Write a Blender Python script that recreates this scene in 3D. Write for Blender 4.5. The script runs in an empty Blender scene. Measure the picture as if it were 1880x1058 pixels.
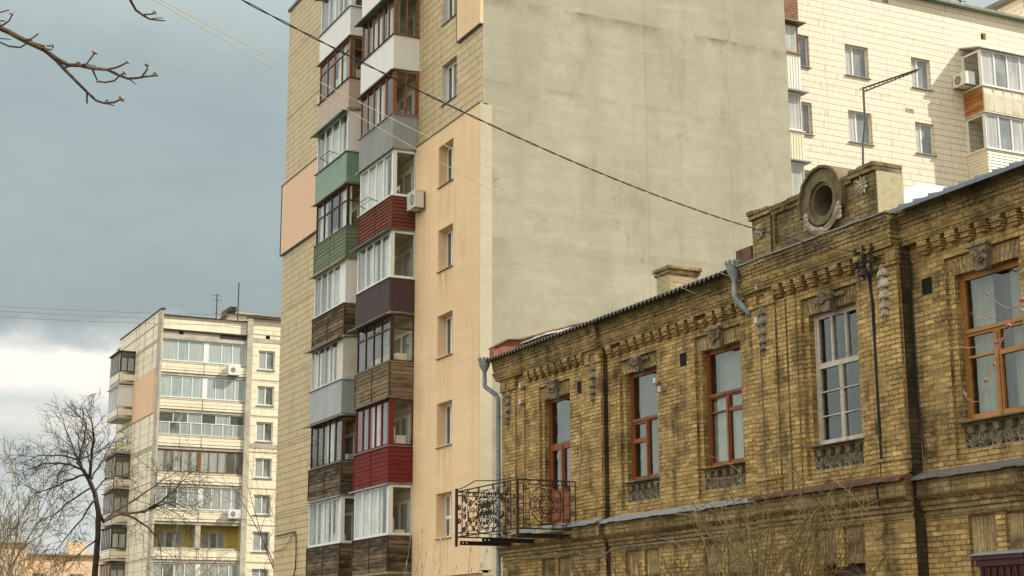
import bpy, bmesh, math, random
from mathutils import Vector, Matrix
random.seed(7)
S = bpy.context.scene
COL = S.collection
rad = math.radians
CZ = 1.6                                    # eye height

# ------------------------------------------------------------------ camera
FPX, YAW, PIT, ROL = 2888.0, rad(26.158), rad(12.707), rad(-0.185)
_fh = Vector((math.sin(YAW), math.cos(YAW), 0)); _rt = Vector((math.cos(YAW), -math.sin(YAW), 0)); _up = Vector((0, 0, 1))
FWD = math.cos(PIT)*_fh + math.sin(PIT)*_up
_u = -math.sin(PIT)*_fh + math.cos(PIT)*_up
RGT = math.cos(ROL)*_rt + math.sin(ROL)*_u
UPV = -math.sin(ROL)*_rt + math.cos(ROL)*_u
cam = bpy.data.cameras.new("camera"); co = bpy.data.objects.new("camera", cam); COL.objects.link(co)
m = Matrix.Identity(4)
for i in range(3):
    m[i][0] = RGT[i]; m[i][1] = UPV[i]; m[i][2] = -FWD[i]
m[2][3] = CZ
co.matrix_world = m
cam.sensor_width = 36; cam.lens = FPX/1880*36; cam.clip_end = 5000; cam.clip_start = 0.1
S.camera = co

def ray(x, y): return RGT*(x-940)+UPV*(529-y)+FWD*FPX
def at_x(x, y, X):
    r = ray(x, y); t = X/r.x; return Vector((X, t*r.y, t*r.z+CZ))
def at_y(x, y, Y):
    r = ray(x, y); t = Y/r.y; return Vector((t*r.x, Y, t*r.z+CZ))
def at_d(x, y, d):
    r = ray(x, y).normalized(); return r*d+Vector((0, 0, CZ))

# ------------------------------------------------------------------ materials
class N:
    def __init__(s, name):
        s.m = bpy.data.materials.new(name); s.m.use_nodes = True
        s.t = s.m.node_tree; s.t.nodes.clear()
        s.out = s.n('ShaderNodeOutputMaterial')
    def n(s, typ, **kw):
        nd = s.t.nodes.new(typ)
        for k, v in kw.items(): setattr(nd, k, v)
        return nd
    def l(s, a, b): s.t.links.new(a, b)
    def set(s, sock, v):
        if hasattr(v, 'bl_idname') or isinstance(v, bpy.types.NodeSocket): s.l(v, sock)
        else: sock.default_value = v
    def math(s, op, a, b=0.0, c=None):
        nd = s.n('ShaderNodeMath', operation=op); s.set(nd.inputs[0], a); s.set(nd.inputs[1], b)
        if c is not None: s.set(nd.inputs[2], c)
        return nd.outputs[0]
    def mix(s, f, a, b, mode='MIX'):
        nd = s.n('ShaderNodeMix', data_type='RGBA', blend_type=mode)
        s.set(nd.inputs[0], f); s.set(nd.inputs[6], c4(a) if isinstance(a, tuple) else a); s.set(nd.inputs[7], c4(b) if isinstance(b, tuple) else b)
        return nd.outputs[2]
    def coord(s, uv=False):
        nd = s.n('ShaderNodeTexCoord'); return nd.outputs['UV' if uv else 'Object']
    def mapv(s, v, sc, loc=(0, 0, 0)):
        nd = s.n('ShaderNodeMapping'); s.l(v, nd.inputs[0]); nd.inputs[3].default_value = sc; nd.inputs[1].default_value = loc
        return nd.outputs[0]
    def noise(s, v, scale, det=4, rough=.55):
        nd = s.n('ShaderNodeTexNoise'); s.l(v, nd.inputs['Vector']); nd.inputs['Scale'].default_value = scale
        nd.inputs['Detail'].default_value = det; nd.inputs['Roughness'].default_value = rough
        return nd.outputs['Fac']
    def ramp(s, f, a, b):                     # linear remap a..b -> 0..1
        nd = s.n('ShaderNodeMapRange'); s.l(f, nd.inputs[0]); nd.inputs[1].default_value = a; nd.inputs[2].default_value = b
        return nd.outputs[0]
    def bump(s, h, strength, dist):
        nd = s.n('ShaderNodeBump'); s.l(h, nd.inputs['Height']); nd.inputs['Strength'].default_value = strength; nd.inputs['Distance'].default_value = dist
        return nd.outputs[0]
    def bsdf(s, col, rough=.8, normal=None, spec=.3, metal=0.0):
        nd = s.n('ShaderNodeBsdfPrincipled')
        s.set(nd.inputs['Base Color'], c4(col) if isinstance(col, tuple) else col); s.set(nd.inputs['Roughness'], rough)
        nd.inputs['Specular IOR Level'].default_value = spec; nd.inputs['Metallic'].default_value = metal
        if normal is not None: s.l(normal, nd.inputs['Normal'])
        s.l(nd.outputs[0], s.out.inputs[0]); return nd
def c4(c): return (c[0], c[1], c[2], 1.0)
def sc(c, k): return (c[0]*k, c[1]*k, c[2]*k)

def simple(name, c, rough=.75, var=.25, scale=2.5, fine=.12, spec=.3, metal=0, stain=None, bump=.15, streak=0.0):
    k = N(name); v = k.coord()
    n1 = k.noise(v, scale, 5); n2 = k.noise(v, scale*14, 3)
    col = k.mix(k.ramp(n1, .3, .7), sc(c, 1-var), sc(c, 1+var*.6))
    col = k.mix(k.math('MULTIPLY', k.ramp(n2, .35, .7), fine*2), col, sc(c, .5))
    if streak:
        ns = k.noise(k.mapv(v, (5, 5, .35)), 1.0, 4)
        col = k.mix(k.math('MULTIPLY', k.ramp(ns, .52, .75), streak), col, sc(c, .45))
    if stain:
        n3 = k.noise(v, stain[2], 6, .65)
        col = k.mix(k.math('MULTIPLY', k.ramp(n3, .5, .66), stain[1]), col, stain[0])
    k.bsdf(col, rough, k.bump(n2, bump, .01), spec, metal)
    return k.m

def brick(name, c1, c2, mort, dirt=.8, bw=.275, rh=.087, ms=.011, dirtcol=(.03, .024, .014), swap=False, dark=.0, light=0.0):
    k = N(name); uv = k.coord(True)
    if swap:
        sp = k.n('ShaderNodeSeparateXYZ'); k.l(uv, sp.inputs[0]); cb = k.n('ShaderNodeCombineXYZ')
        k.l(sp.outputs[1], cb.inputs[0]); k.l(sp.outputs[0], cb.inputs[1]); uv = cb.outputs[0]
    nz = k.n('ShaderNodeTexNoise'); k.l(uv, nz.inputs['Vector']); nz.inputs['Scale'].default_value = 2.2; nz.inputs['Detail'].default_value = 4
    sub = k.n('ShaderNodeVectorMath', operation='SUBTRACT'); k.l(nz.outputs['Color'], sub.inputs[0]); sub.inputs[1].default_value = (.5, .5, .5)
    scl = k.n('ShaderNodeVectorMath', operation='SCALE'); k.l(sub.outputs[0], scl.inputs[0]); scl.inputs[3].default_value = .03
    add = k.n('ShaderNodeVectorMath', operation='ADD'); k.l(uv, add.inputs[0]); k.l(scl.outputs[0], add.inputs[1])
    p = add.outputs[0]
    br = k.n('ShaderNodeTexBrick'); k.l(p, br.inputs['Vector'])
    br.inputs['Scale'].default_value = 1; br.inputs['Brick Width'].default_value = bw; br.inputs['Row Height'].default_value = rh
    br.inputs['Mortar Size'].default_value = ms; br.inputs['Mortar Smooth'].default_value = .25
    sp = k.n('ShaderNodeSeparateXYZ'); k.l(p, sp.inputs[0])
    row = k.math('FLOOR', k.math('DIVIDE', sp.outputs[1], rh))
    par = k.math('FLOORED_MODULO', row, 2.0)
    colm = k.math('FLOOR', k.math('ADD', k.math('DIVIDE', sp.outputs[0], bw), k.math('MULTIPLY', k.math('SUBTRACT', 1.0, par), .5)))
    cb = k.n('ShaderNodeCombineXYZ'); k.l(colm, cb.inputs[0]); k.l(row, cb.inputs[1])
    wn = k.n('ShaderNodeTexWhiteNoise', noise_dimensions='2D'); k.l(cb.outputs[0], wn.inputs['Vector'])
    w2 = k.n('ShaderNodeTexWhiteNoise', noise_dimensions='3D'); 
    ad2 = k.n('ShaderNodeVectorMath', operation='ADD'); k.l(cb.outputs[0], ad2.inputs[0]); ad2.inputs[1].default_value = (31.7, 11.3, 5.1); k.l(ad2.outputs[0], w2.inputs['Vector'])
    base = k.mix(wn.outputs[0], c1, c2)
    base = k.mix(k.math('MULTIPLY', k.math('GREATER_THAN', w2.outputs[0], .93), .45), base, (.24, .10, .05))
    base = k.mix(k.math('MULTIPLY', k.math('LESS_THAN', w2.outputs[0], .12), .5), base, sc(c1, 1.3))
    f1 = k.noise(uv, 26, 4, .7)
    base = k.mix(k.math('MULTIPLY', k.ramp(f1, .40, .70), .85), base, sc(c2, .42))
    n_l = k.noise(uv, .8, 5, .6)
    base = k.mix(k.math('MULTIPLY', k.ramp(n_l, .42, .72), .5), base, sc(c2, .62))
    mo = k.mix(k.ramp(k.noise(uv, 1.4, 4), .4, .62), mort, sc(mort, 2.6))
    mf = k.math('MULTIPLY', br.outputs['Fac'], k.ramp(k.noise(uv, 5, 4), .2, .45))
    colr = k.mix(mf, base, mo)
    st = k.noise(k.mapv(uv, (2.2, .28, 1)), 1.0, 5, .6); dn = k.noise(uv, 1.1, 6, .68)
    d = k.math('MULTIPLY', k.ramp(k.math('ADD', k.math('MULTIPLY', st, .45), k.math('MULTIPLY', dn, .55)), .49-dark*.22, .62-dark*.1), dirt)
    colr = k.mix(d, colr, dirtcol)
    sp2 = k.noise(k.mapv(uv, (2.5, 5, 1), (7, 3, 0)), 1.0, 6, .72)
    colr = k.mix(k.math('MULTIPLY', k.ramp(sp2, .56, .66), .55), colr, dirtcol)
    colr = k.mix(k.math('MULTIPLY', k.ramp(sp2, .42, .34), .28), colr, sc(c1, 1.25))
    if light:
        colr = k.mix(k.math('MULTIPLY', k.ramp(k.noise(uv, .9, 5, .7), .52, .7), light), colr, (.42, .38, .27))
    h = k.math('SUBTRACT', k.math('MULTIPLY', k.noise(uv, 30, 5, .7), .6), br.outputs['Fac'])
    k.bsdf(colr, .9, k.bump(h, .9, .012), .15)
    return k.m

def tile(name, c, grout, tw=.118, th=.274, panel=2.86, var=.1, ms=.006, stain=.25):
    k = N(name); uv = k.coord(True)
    br = k.n('ShaderNodeTexBrick'); k.l(uv, br.inputs['Vector']); br.offset = 0.0
    br.inputs['Scale'].default_value = 1; br.inputs['Brick Width'].default_value = tw; br.inputs['Row Height'].default_value = th
    br.inputs['Mortar Size'].default_value = ms; br.inputs['Mortar Smooth'].default_value = .3
    br.inputs['Color1'].default_value = c4(sc(c, 1+var)); br.inputs['Color2'].default_value = c4(sc(c, 1-var)); br.inputs['Mortar'].default_value = c4(grout)
    # bed joints read stronger than the vertical ones
    sp = k.n('ShaderNodeSeparateXYZ'); k.l(uv, sp.inputs[0])
    fr = k.math('FRACT', k.math('DIVIDE', sp.outputs[1], th))
    hl = k.math('LESS_THAN', k.math('ABSOLUTE', k.math('SUBTRACT', fr, 0.0)), .11)
    n1 = k.noise(uv, .5, 5); n2 = k.noise(uv, 3, 4)
    col = k.mix(k.math('MULTIPLY', k.ramp(n1, .38, .7), .35), br.outputs['Color'], sc(c, .78))
    col = k.mix(k.math('MULTIPLY', k.ramp(n2, .45, .75), .2), col, sc(c, .72))
    pv = k.n('ShaderNodeCombineXYZ'); k.l(k.math('FLOOR', k.math('DIVIDE', sp.outputs[0], 3.2)), pv.inputs[0]); k.l(k.math('FLOOR', k.math('DIVIDE', k.math('SUBTRACT', sp.outputs[1], 3.72), panel)), pv.inputs[1])
    pw_ = k.n('ShaderNodeTexWhiteNoise', noise_dimensions='2D'); k.l(pv.outputs[0], pw_.inputs['Vector'])
    col = k.mix(k.math('MULTIPLY', pw_.outputs[0], .30), col, sc(c, .74))
    fpz = k.math('FRACT', k.math('DIVIDE', k.math('SUBTRACT', sp.outputs[1], 3.72), panel)); fpu = k.math('FRACT', k.math('DIVIDE', sp.outputs[0], 3.2))
    seam = k.math('MAXIMUM', k.math('LESS_THAN', fpz, .018), k.math('LESS_THAN', fpu, .016))
    col = k.mix(k.math('MULTIPLY', k.math('MULTIPLY', seam, k.ramp(n2, .35, .6)), .7), col, sc(c, .55))
    tid = k.n('ShaderNodeCombineXYZ'); k.l(k.math('FLOOR', k.math('DIVIDE', sp.outputs[0], tw)), tid.inputs[0]); k.l(k.math('FLOOR', k.math('DIVIDE', sp.outputs[1], th)), tid.inputs[1])
    tn = k.n('ShaderNodeTexWhiteNoise', noise_dimensions='2D'); k.l(tid.outputs[0], tn.inputs['Vector'])
    col = k.mix(k.math('MULTIPLY', k.math('GREATER_THAN', tn.outputs[0], .975), .55), col, sc(c, .6))
    col = k.mix(k.math('MULTIPLY', hl, k.math('ADD', .45, k.math('MULTIPLY', k.ramp(n2, .35, .65), .4))), col, grout)
    st = k.noise(k.mapv(uv, (1.6, .12, 1)), 1.0, 5, .6)
    col = k.mix(k.math('MULTIPLY', k.ramp(st, .55, .72), stain), col, sc(grout, .8))
    k.bsdf(col, .55, k.bump(k.math('SUBTRACT', 1.0, br.outputs['Fac']), .4, .006), .35)
    return k.m

def plaster(name, c, c2, scale=.35, hs=(.35, 1, 2.4), amt=.75, stain=(.2, .18, .11), st=.5, ro=.92, band=None, drip=None):
    k = N(name); uv = k.coord(True)
    n1 = k.noise(uv, scale, 6, .6); n2 = k.noise(k.mapv(uv, (.5, 3.2, 1)), .9, 6, .6); n3 = k.noise(uv, 9, 5, .65)
    col = k.mix(k.math('MULTIPLY', k.ramp(n1, .32, .68), amt), c, c2)
    col = k.mix(k.math('MULTIPLY', k.ramp(n2, .5, .74), .42), col, sc(c, 1.13))
    col = k.mix(k.math('MULTIPLY', k.ramp(n2, .5, .28), .25), col, sc(c2, .9))
    col = k.mix(k.math('MULTIPLY', k.ramp(n3, .45, .75), .14), col, sc(c2, .75))
    s1 = k.noise(k.mapv(uv, (1.1, .22, 1), (3.3, 1.2, 0)), 1, 6, .65)
    col = k.mix(k.math('MULTIPLY', k.ramp(s1, .56, .74), st), col, stain)
    if drip:                                                       # rust and dirt run down from each sill
        u0, u1, zs, per = drip
        sp = k.n('ShaderNodeSeparateXYZ'); k.l(uv, sp.inputs[0])
        fr = k.math('FRACT', k.math('DIVIDE', k.math('SUBTRACT', sp.outputs[1], zs), per))
        ln = k.ramp(fr, .48, 1.0)
        uu = k.math('ABSOLUTE', k.math('SUBTRACT', sp.outputs[0], (u0+u1)/2)); wd = k.ramp(uu, (u1-u0)/2+.25, (u1-u0)/2-.15)
        sk = k.noise(k.mapv(uv, (7, .5, 1), (2, 4, 0)), 1, 4, .6)
        col = k.mix(k.math('MULTIPLY', k.math('MULTIPLY', k.math('MULTIPLY', ln, wd), k.ramp(sk, .46, .68)), .75), col, stain)
        wz = k.noise(k.mapv(uv, (3.2, .16, 1), (9, 1, 0)), 1, 5, .6)
        col = k.mix(k.math('MULTIPLY', k.ramp(wz, .53, .7), .32), col, sc(c2, .74))
    if band:
        sp = k.n('ShaderNodeSeparateXYZ'); k.l(uv, sp.inputs[0]); q = k.noise(k.mapv(uv, (.9, .6, 1), (5, 2, 0)), 1, 5, .6)
        for z, w, a in band:                                   # damp line left along a slab edge, soaking downwards
            dz = k.math('SUBTRACT', z, sp.outputs[1])
            up = k.ramp(dz, -.03, .02); dn = k.ramp(dz, w, .04)
            f = k.math('MULTIPLY', k.math('MULTIPLY', up, dn), k.ramp(q, .42, .62))
            col = k.mix(k.math('MULTIPLY', f, a), col, stain)
        sm = k.noise(k.mapv(uv, (.55, 4.5, 1), (1, 6, 0)), 1, 6, .62)
        col = k.mix(k.math('MULTIPLY', k.ramp(sm, .63, .72), .4), col, sc(c, 1.2))
        mt2 = k.noise(uv, 1.3, 6, .68); col = k.mix(k.math('MULTIPLY', k.ramp(mt2, .48, .66), .38), col, sc(c2, .84)); col = k.mix(k.math('MULTIPLY', k.ramp(mt2, .44, .34), .3), col, sc(c, 1.12))
        for zz in (26.0, 29.3):
            jn = k.math('LESS_THAN', k.math('ABSOLUTE', k.math('SUBTRACT', sp.outputs[0], zz)), .012); col = k.mix(k.math('MULTIPLY', jn, .4), col, stain)
        fj = k.math('FRACT', k.math('DIVIDE', k.math('SUBTRACT', sp.outputs[1], 3.72), 2.862)); jn = k.math('LESS_THAN', fj, .006); col = k.mix(k.math('MULTIPLY', k.math('MULTIPLY', jn, k.ramp(q, .4, .6)), .4), col, stain)
        cr2 = k.n('ShaderNodeTexVoronoi', feature='DISTANCE_TO_EDGE'); wv = k.n('ShaderNodeVectorMath', operation='ADD'); k.l(uv, wv.inputs[0]); wc = k.n('ShaderNodeTexNoise'); k.l(uv, wc.inputs['Vector']); wc.inputs['Scale'].default_value = 1.5; wc.inputs['Detail'].default_value = 6; k.l(wc.outputs['Color'], wv.inputs[1]); k.l(wv.outputs[0], cr2.inputs['Vector']); cr2.inputs['Scale'].default_value = .35
        col = k.mix(k.math('MULTIPLY', k.math('MULTIPLY', k.math('LESS_THAN', cr2.outputs['Distance'], .004), k.ramp(s1, .48, .6)), .5), col, stain)
        sx = k.noise(k.mapv(uv, (.45, .05, 1), (2, 9, 0)), 1, 3, .5)
        col = k.mix(k.math('MULTIPLY', k.ramp(sx, .48, .64), .4), col, sc(c2, .82))
    k.bsdf(col, ro, k.bump(k.math('ADD', n3, n2), .25, .01), .2)
    return k.m

def wood(name, c1, c2, paint=None, pa=.5, rough=.85, along='u', bump=.5):
    k = N(name); uv = k.coord(True)
    g = k.n('ShaderNodeNewGeometry')
    s = (1.2, 26, 1) if along == 'u' else (26, 1.2, 1)
    gr = k.noise(k.mapv(uv, s), 1, 6, .65); bl = k.noise(k.mapv(uv, (1.3, 7, 1) if along == 'u' else (7, 1.3, 1)), 1, 4, .65)
    col = k.mix(k.ramp(gr, .3, .7), c1, c2)
    rr_ = g.outputs['Random Per Island']
    col = k.mix(k.math('MULTIPLY', k.ramp(rr_, .45, .0), .75), col, sc(c1, .6))
    col = k.mix(k.math('MULTIPLY', k.ramp(rr_, .6, 1.0), .6), col, sc(c2, 1.25))
    col = k.mix(k.math('MULTIPLY', k.ramp(bl, .52, .68), .6), col, sc(c2, 1.5))
    col = k.mix(k.math('MULTIPLY', k.ramp(bl, .48, .36), .7), col, sc(c1, .6))
    if paint:
        pn = k.noise(k.mapv(uv, (2.5, 9, 1)), 1, 6, .75)
        col = k.mix(k.math('MULTIPLY', k.ramp(pn, .62, .52), pa), col, paint)
    k.bsdf(col, rough, k.bump(gr, bump, .006), .25)
    return k.m

def glass(name, refl=.06, tint=(.93, .95, .94), rough=.02):
    k = N(name)
    lw = k.n('ShaderNodeLayerWeight'); lw.inputs[0].default_value = .5
    nz = k.noise(k.coord(), 1.6, 3)
    gl = k.n('ShaderNodeBsdfGlossy'); gl.inputs['Roughness'].default_value = rough; gl.inputs['Color'].default_value = (.86, .9, .92, 1)
    k.l(k.bump(nz, .3, .03), gl.inputs['Normal'])
    tr = k.n('ShaderNodeBsdfTransparent'); tr.inputs[0].default_value = c4(tint)
    f = k.math('ADD', k.math('MULTIPLY', k.math('POWER', lw.outputs['Facing'], 4.0), .9), refl)
    mx = k.n('ShaderNodeMixShader'); k.l(f, mx.inputs[0]); k.l(tr.outputs[0], mx.inputs[1]); k.l(gl.outputs[0], mx.inputs[2])
    k.l(mx.outputs[0], k.out.inputs[0]); return k.m

def winpane(name, dark, curtain, amt=.5, rough=.08, spec=.6, fold=14):
    """glazing of a distant window: dark room or drawn curtain behind reflecting glass"""
    k = N(name); uv = k.coord(True); g = k.n('ShaderNodeNewGeometry')
    r = g.outputs['Random Per Island']
    fo = k.noise(k.mapv(uv, (fold, .25, 1)), 1, 3)
    cur = k.mix(k.ramp(fo, .35, .65), sc(curtain, .62), curtain)
    lo = k.noise(k.mapv(uv, (1.6, .8, 1)), 1, 2)
    f = k.ramp(k.math('ADD', k.math('MULTIPLY', r, .9), k.math('MULTIPLY', lo, .5)), .75-amt*.6, .85-amt*.3)
    k.bsdf(k.mix(f, dark, cur), rough, None, spec); return k.m

MT = {}
MT['brick'] = brick('yellow_brick', (.74, .50, .185), (.43, .28, .10), (.12, .085, .042), dirt=.8)
MT['brick_v'] = brick('yellow_brick_on_end', (.56, .41, .18), (.42, .30, .13), (.14, .11, .065), swap=True)
MT['brick_soot'] = brick('sooty_brick', (.54, .385, .155), (.34, .235, .095), (.11, .08, .042), dirt=.7, dark=.2)
MT['brick_black'] = brick('soot_and_shade_brick', (.26, .18, .08), (.14, .10, .05), (.04, .032, .02), dirt=.9, dark=.75)  # soot with shade painted in, for the bay step faces
MT['brick_moss'] = brick('mossy_weathered_brick', (.46, .34, .15), (.29, .215, .095), (.09, .07, .038), dirt=.75, dark=.2)
MT['moss_render'] = simple('weathered_ring_render', (.215, .17, .095), .92, .35, 3, .3, .15, stain=((.1, .08, .045), .6, 4), bump=.5)
MT['buff_render'] = simple('buff_rough_render', (.62, .53, .34), .95, .3, 5, .3, .1, stain=((.25, .24, .11), .6, 5), bump=.8)
MT['brick_pale'] = brick('limewashed_brick', (.60, .48, .28), (.5, .38, .22), (.25, .2, .12), dirt=.3, light=.8)
MT['brick_red'] = brick('red_brick', (.33, .12, .065), (.24, .09, .05), (.25, .2, .15), dirt=.3)
MT['brick_base'] = brick('plinth_brick', (.33, .19, .06), (.19, .12, .05), (.06, .05, .03), dirt=.6)
MT['tile'] = tile('cream_tile', (.63, .49, .265), (.22, .155, .07), tw=.21, th=.262, ms=.011)
MT['tile_back'] = tile('pale_cream_tile', (.90, .80, .62), (.45, .31, .16), ms=.011, stain=.12, var=.06)
MT['tile_far'] = tile('far_cream_panel', (.88, .78, .57), (.5, .4, .25), tw=.35, th=.7, stain=.2, var=.05)
MT['peach'] = plaster('peach_render', (.84, .61, .365), (.76, .53, .295), st=.35, stain=(.42, .27, .12), drip=(45.0, 45.9, 4.72, 2.872))
MT['peach_far'] = plaster('pink_peach_render', (.80, .54, .36), (.72, .48, .31), st=.3, stain=(.3, .2, .12))
MT['blank'] = plaster('grey_render', (.455, .42, .31), (.35, .325, .23), st=.4, stain=(.16, .145, .08), band=((21.92, .45, .95), (19.06, .22, .3), (13.9, .8, .35)))
MT['strip'] = plaster('light_render_edge', (.56, .50, .365), (.48, .42, .29), st=.3, stain=(.4, .33, .2))
MT['stone'] = simple('carved_stone', (.33, .27, .18), .9, .45, 6, .4, .15, stain=((.06, .045, .03), .8, 8), bump=.5)
MT['stone_pale'] = simple('pale_carved_stone', (.60, .52, .38), .9, .4, 6, .3, .15, stain=((.12, .09, .06), .6, 9), bump=.5)
MT['concrete'] = simple('stained_concrete', (.46, .39, .27), .9, .3, 3, .3, .2, stain=((.12, .1, .06), .6, 4), bump=.4)
MT['concrete_far'] = simple('bare_concrete_edge', (.55, .5, .4), .9, .25, 1, .3, .2, stain=((.32, .27, .19), .7, 2.2))
MT['zinc'] = simple('zinc_sheet', (.33, .36, .36), .5, .25, 3, .2, .4, stain=((.16, .13, .1), .4, 3))
MT['zinc_dark'] = simple('weathered_tin', (.17, .165, .15), .6, .35, 3, .2, .4, stain=((.08, .06, .04), .6, 3))
MT['rust'] = simple('rusty_tin', (.17, .085, .05), .75, .5, 5, .3, .3, stain=((.07, .03, .02), .6, 6))
MT['rust_red'] = simple('red_lead_tin', (.40, .14, .08), .65, .4, 3, .3, .3, stain=((.16, .08, .05), .6, 4))
MT['iron'] = simple('rusty_iron', (.035, .024, .018), .65, .5, 9, .3, .4)
MT['iron_post'] = simple('brown_iron', (.09, .035, .02), .65, .4, 9, .3, .4)
MT['asbestos'] = simple('corrugated_cement', (.085, .08, .068), .85, .4, 5, .35, .2)
MT['roof_blue'] = simple('blue_grey_metal', (.14, .17, .21), .4, .25, 3, .15, .5)
MT['roof_pale'] = simple('pale_metal_roof', (.72, .72, .68), .45, .12, 1, .1, .5)
MT['pipe'] = simple('painted_downpipe', (.30, .33, .315), .5, .3, 5, .25, .4, streak=.4)
MT['pvc'] = simple('white_plastic', (.78, .77, .72), .4, .05, 2, .06, .5)
MT['pvc_dirty'] = simple('yellowed_white', (.66, .63, .52), .5, .15, 3, .12, .4)
MT['white_panel'] = simple('white_cladding', (.80, .77, .70), .45, .06, 1.2, .05, .4, streak=.12)
MT['pink_panel'] = simple('pinkish_cladding', (.52, .40, .31), .6, .1, 1.2, .06, .3, streak=.2)
MT['green_panel'] = simple('green_cladding', (.20, .31, .22), .5, .12, 1.5, .08, .4, streak=.15)
MT['greyblue_panel'] = simple('grey_blue_sheet', (.36, .385, .37), .5, .14, 1, .08, .4, streak=.2)
MT['ribbed_grey'] = simple('grey_profiled_sheet', (.36, .36, .345), .5, .12, 1.2, .08, .4, streak=.12)
MT['ribbed_brown'] = simple('brown_profiled_sheet', (.075, .04, .035), .45, .15, 2, .08, .45)
MT['siding_cream'] = simple('cream_siding', (.78, .72, .55), .5, .08, 1.5, .06, .4)
MT['cloth_pale'] = simple('pale_sheet_cladding', (.74, .66, .50), .75, .15, 2, .12, .2, stain=((.5, .36, .2), .5, 3))
MT['wood_old'] = wood('weathered_boards', (.045, .03, .017), (.21, .145, .08), None)
MT['wood_dark'] = wood('dark_boards', (.03, .021, .013), (.19, .135, .075), None)
MT['wood_rot'] = wood('patchy_boards', (.055, .034, .018), (.21, .14, .075), (.36, .28, .16), .35)
MT['wood_green'] = wood('faded_green_boards', (.12, .115, .07), (.2, .2, .13), (.17, .215, .13), .8)
MT['wood_red'] = wood('faded_red_boards', (.10, .035, .02), (.17, .065, .04), (.19, .052, .03), .7)
MT['paint_red'] = wood('red_painted_boards', (.085, .016, .012), (.15, .026, .02), (.205, .03, .024), .75)
MT['frame_brown'] = wood('brown_painted_frame', (.17, .065, .022), (.30, .13, .042), (.26, .085, .026), .6, .55)
MT['frame_dark'] = wood('dark_brown_frame', (.055, .028, .017), (.10, .055, .03), None, 0, .6)
MT['frame_peel'] = wood('peeling_brown_frame', (.20, .10, .045), (.38, .23, .10), (.19, .075, .03), .65, .7)
MT['frame_red'] = wood('red_brown_frame', (.14, .042, .014), (.24, .085, .028), (.26, .08, .024), .7, .5)
MT['frame_orange'] = wood('varnished_orange_frame', (.29, .125, .032), (.42, .20, .062), (.38, .165, .042), .6, .45)
MT['frame_grey'] = wood('bare_grey_frame', (.33, .27, .2), (.5, .43, .33), (.55, .5, .42), .5, .8)
MT['maroon'] = simple('maroon_paint', (.06, .014, .016), .45, .3, 4, .15, .4)
MT['green_tin'] = simple('green_painted_tin', (.13, .19, .13), .5, .25, 3, .15, .4, stain=((.12, .08, .05), .5, 4))
MT['yellow_wall'] = simple('yellow_loggia_paint', (.66, .5, .12), .8, .15, 1, .1)
MT['orange_board'] = wood('orange_varnished_boards', (.30, .13, .04), (.46, .22, .07), None, 0, .5)
MT['glass'] = glass('clear_glass')
MT['glass_old'] = glass('old_rippled_glass', .055, (.72, .75, .70), .03)
MT['pane_tower'] = winpane('tower_window_glass', (.075, .07, .045), (.26, .24, .17), .2, .1, .5)
MT['pane_back'] = winpane('sunlit_window_glass', (.22, .24, .24), (.60, .60, .57), .35, .1, .6)
MT['pane_far'] = winpane('far_window_glass', (.09, .095, .08), (.42, .45, .41), .45, .15, .5)
MT['pane_loggia'] = winpane('loggia_glass', (.24, .29, .28), (.46, .52, .49), .6, .12, .6)
MT['pane_bal'] = winpane('balcony_front_glass', (.17, .20, .20), (.43, .45, .43), .6, .12, .5)
MT['curtain'] = simple('net_curtain', (.80, .79, .70), .9, .2, 3, .1)
MT['curtain_dim'] = simple('grey_curtain', (.22, .22, .18), .9, .25, 3, .1)
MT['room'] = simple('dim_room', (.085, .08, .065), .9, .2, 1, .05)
MT['room_warm'] = simple('balcony_interior', (.40, .34, .2), .85, .2, 1, .1)
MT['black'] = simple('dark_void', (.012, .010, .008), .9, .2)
MT['cable'] = simple('black_cable', (.02, .019, .017), .6, .3, 5)
MT['cable_grey'] = simple('grey_cable', (.2, .18, .14), .6, .3, 5)
MT['cable_white'] = simple('bare_wire', (.42, .40, .34), .4, .2, 5)
MT['cable_yellow'] = simple('yellowed_wire', (.58, .48, .28), .6, .1, 5)
MT['porcelain'] = simple('porcelain', (.68, .65, .56), .3, .15, 6, .1, .5)
MT['bark'] = simple('dark_bark', (.085, .065, .045), .9, .45, 6, .4, .15)
MT['bark_pale'] = simple('pale_bark', (.30, .24, .15), .9, .35, 4, .3, .15)
MT['bark_brown'] = simple('brown_twig', (.12, .085, .055), .8, .4, 30, .3, .2)
MT['bud'] = simple('pale_bud', (.33, .24, .16), .7, .3, 30)
MT['bud_red'] = simple('reddish_bud', (.42, .16, .11), .6, .3, 30)
MT['twig_red'] = simple('reddish_twig', (.40, .23, .16), .6, .3, 30)
MT['vine'] = simple('olive_twig', (.21, .155, .055), .8, .45, 3, .3)
MT['vine_pale'] = simple('straw_twig', (.36, .28, .14), .8, .4, 3, .3)
MT['straw'] = simple('dry_grass', (.55, .45, .25), .9, .3, 3)
MT['ground'] = simple('worn_asphalt', (.07, .065, .055), .95, .3, .5, .3)
MT['grass'] = simple('rough_grass', (.07, .075, .03), .95, .4, .8, .4)
MT['house_far'] = plaster('pink_brick_far', (.78, .56, .36), (.68, .47, .29), st=.3, stain=(.25, .16, .1))

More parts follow.
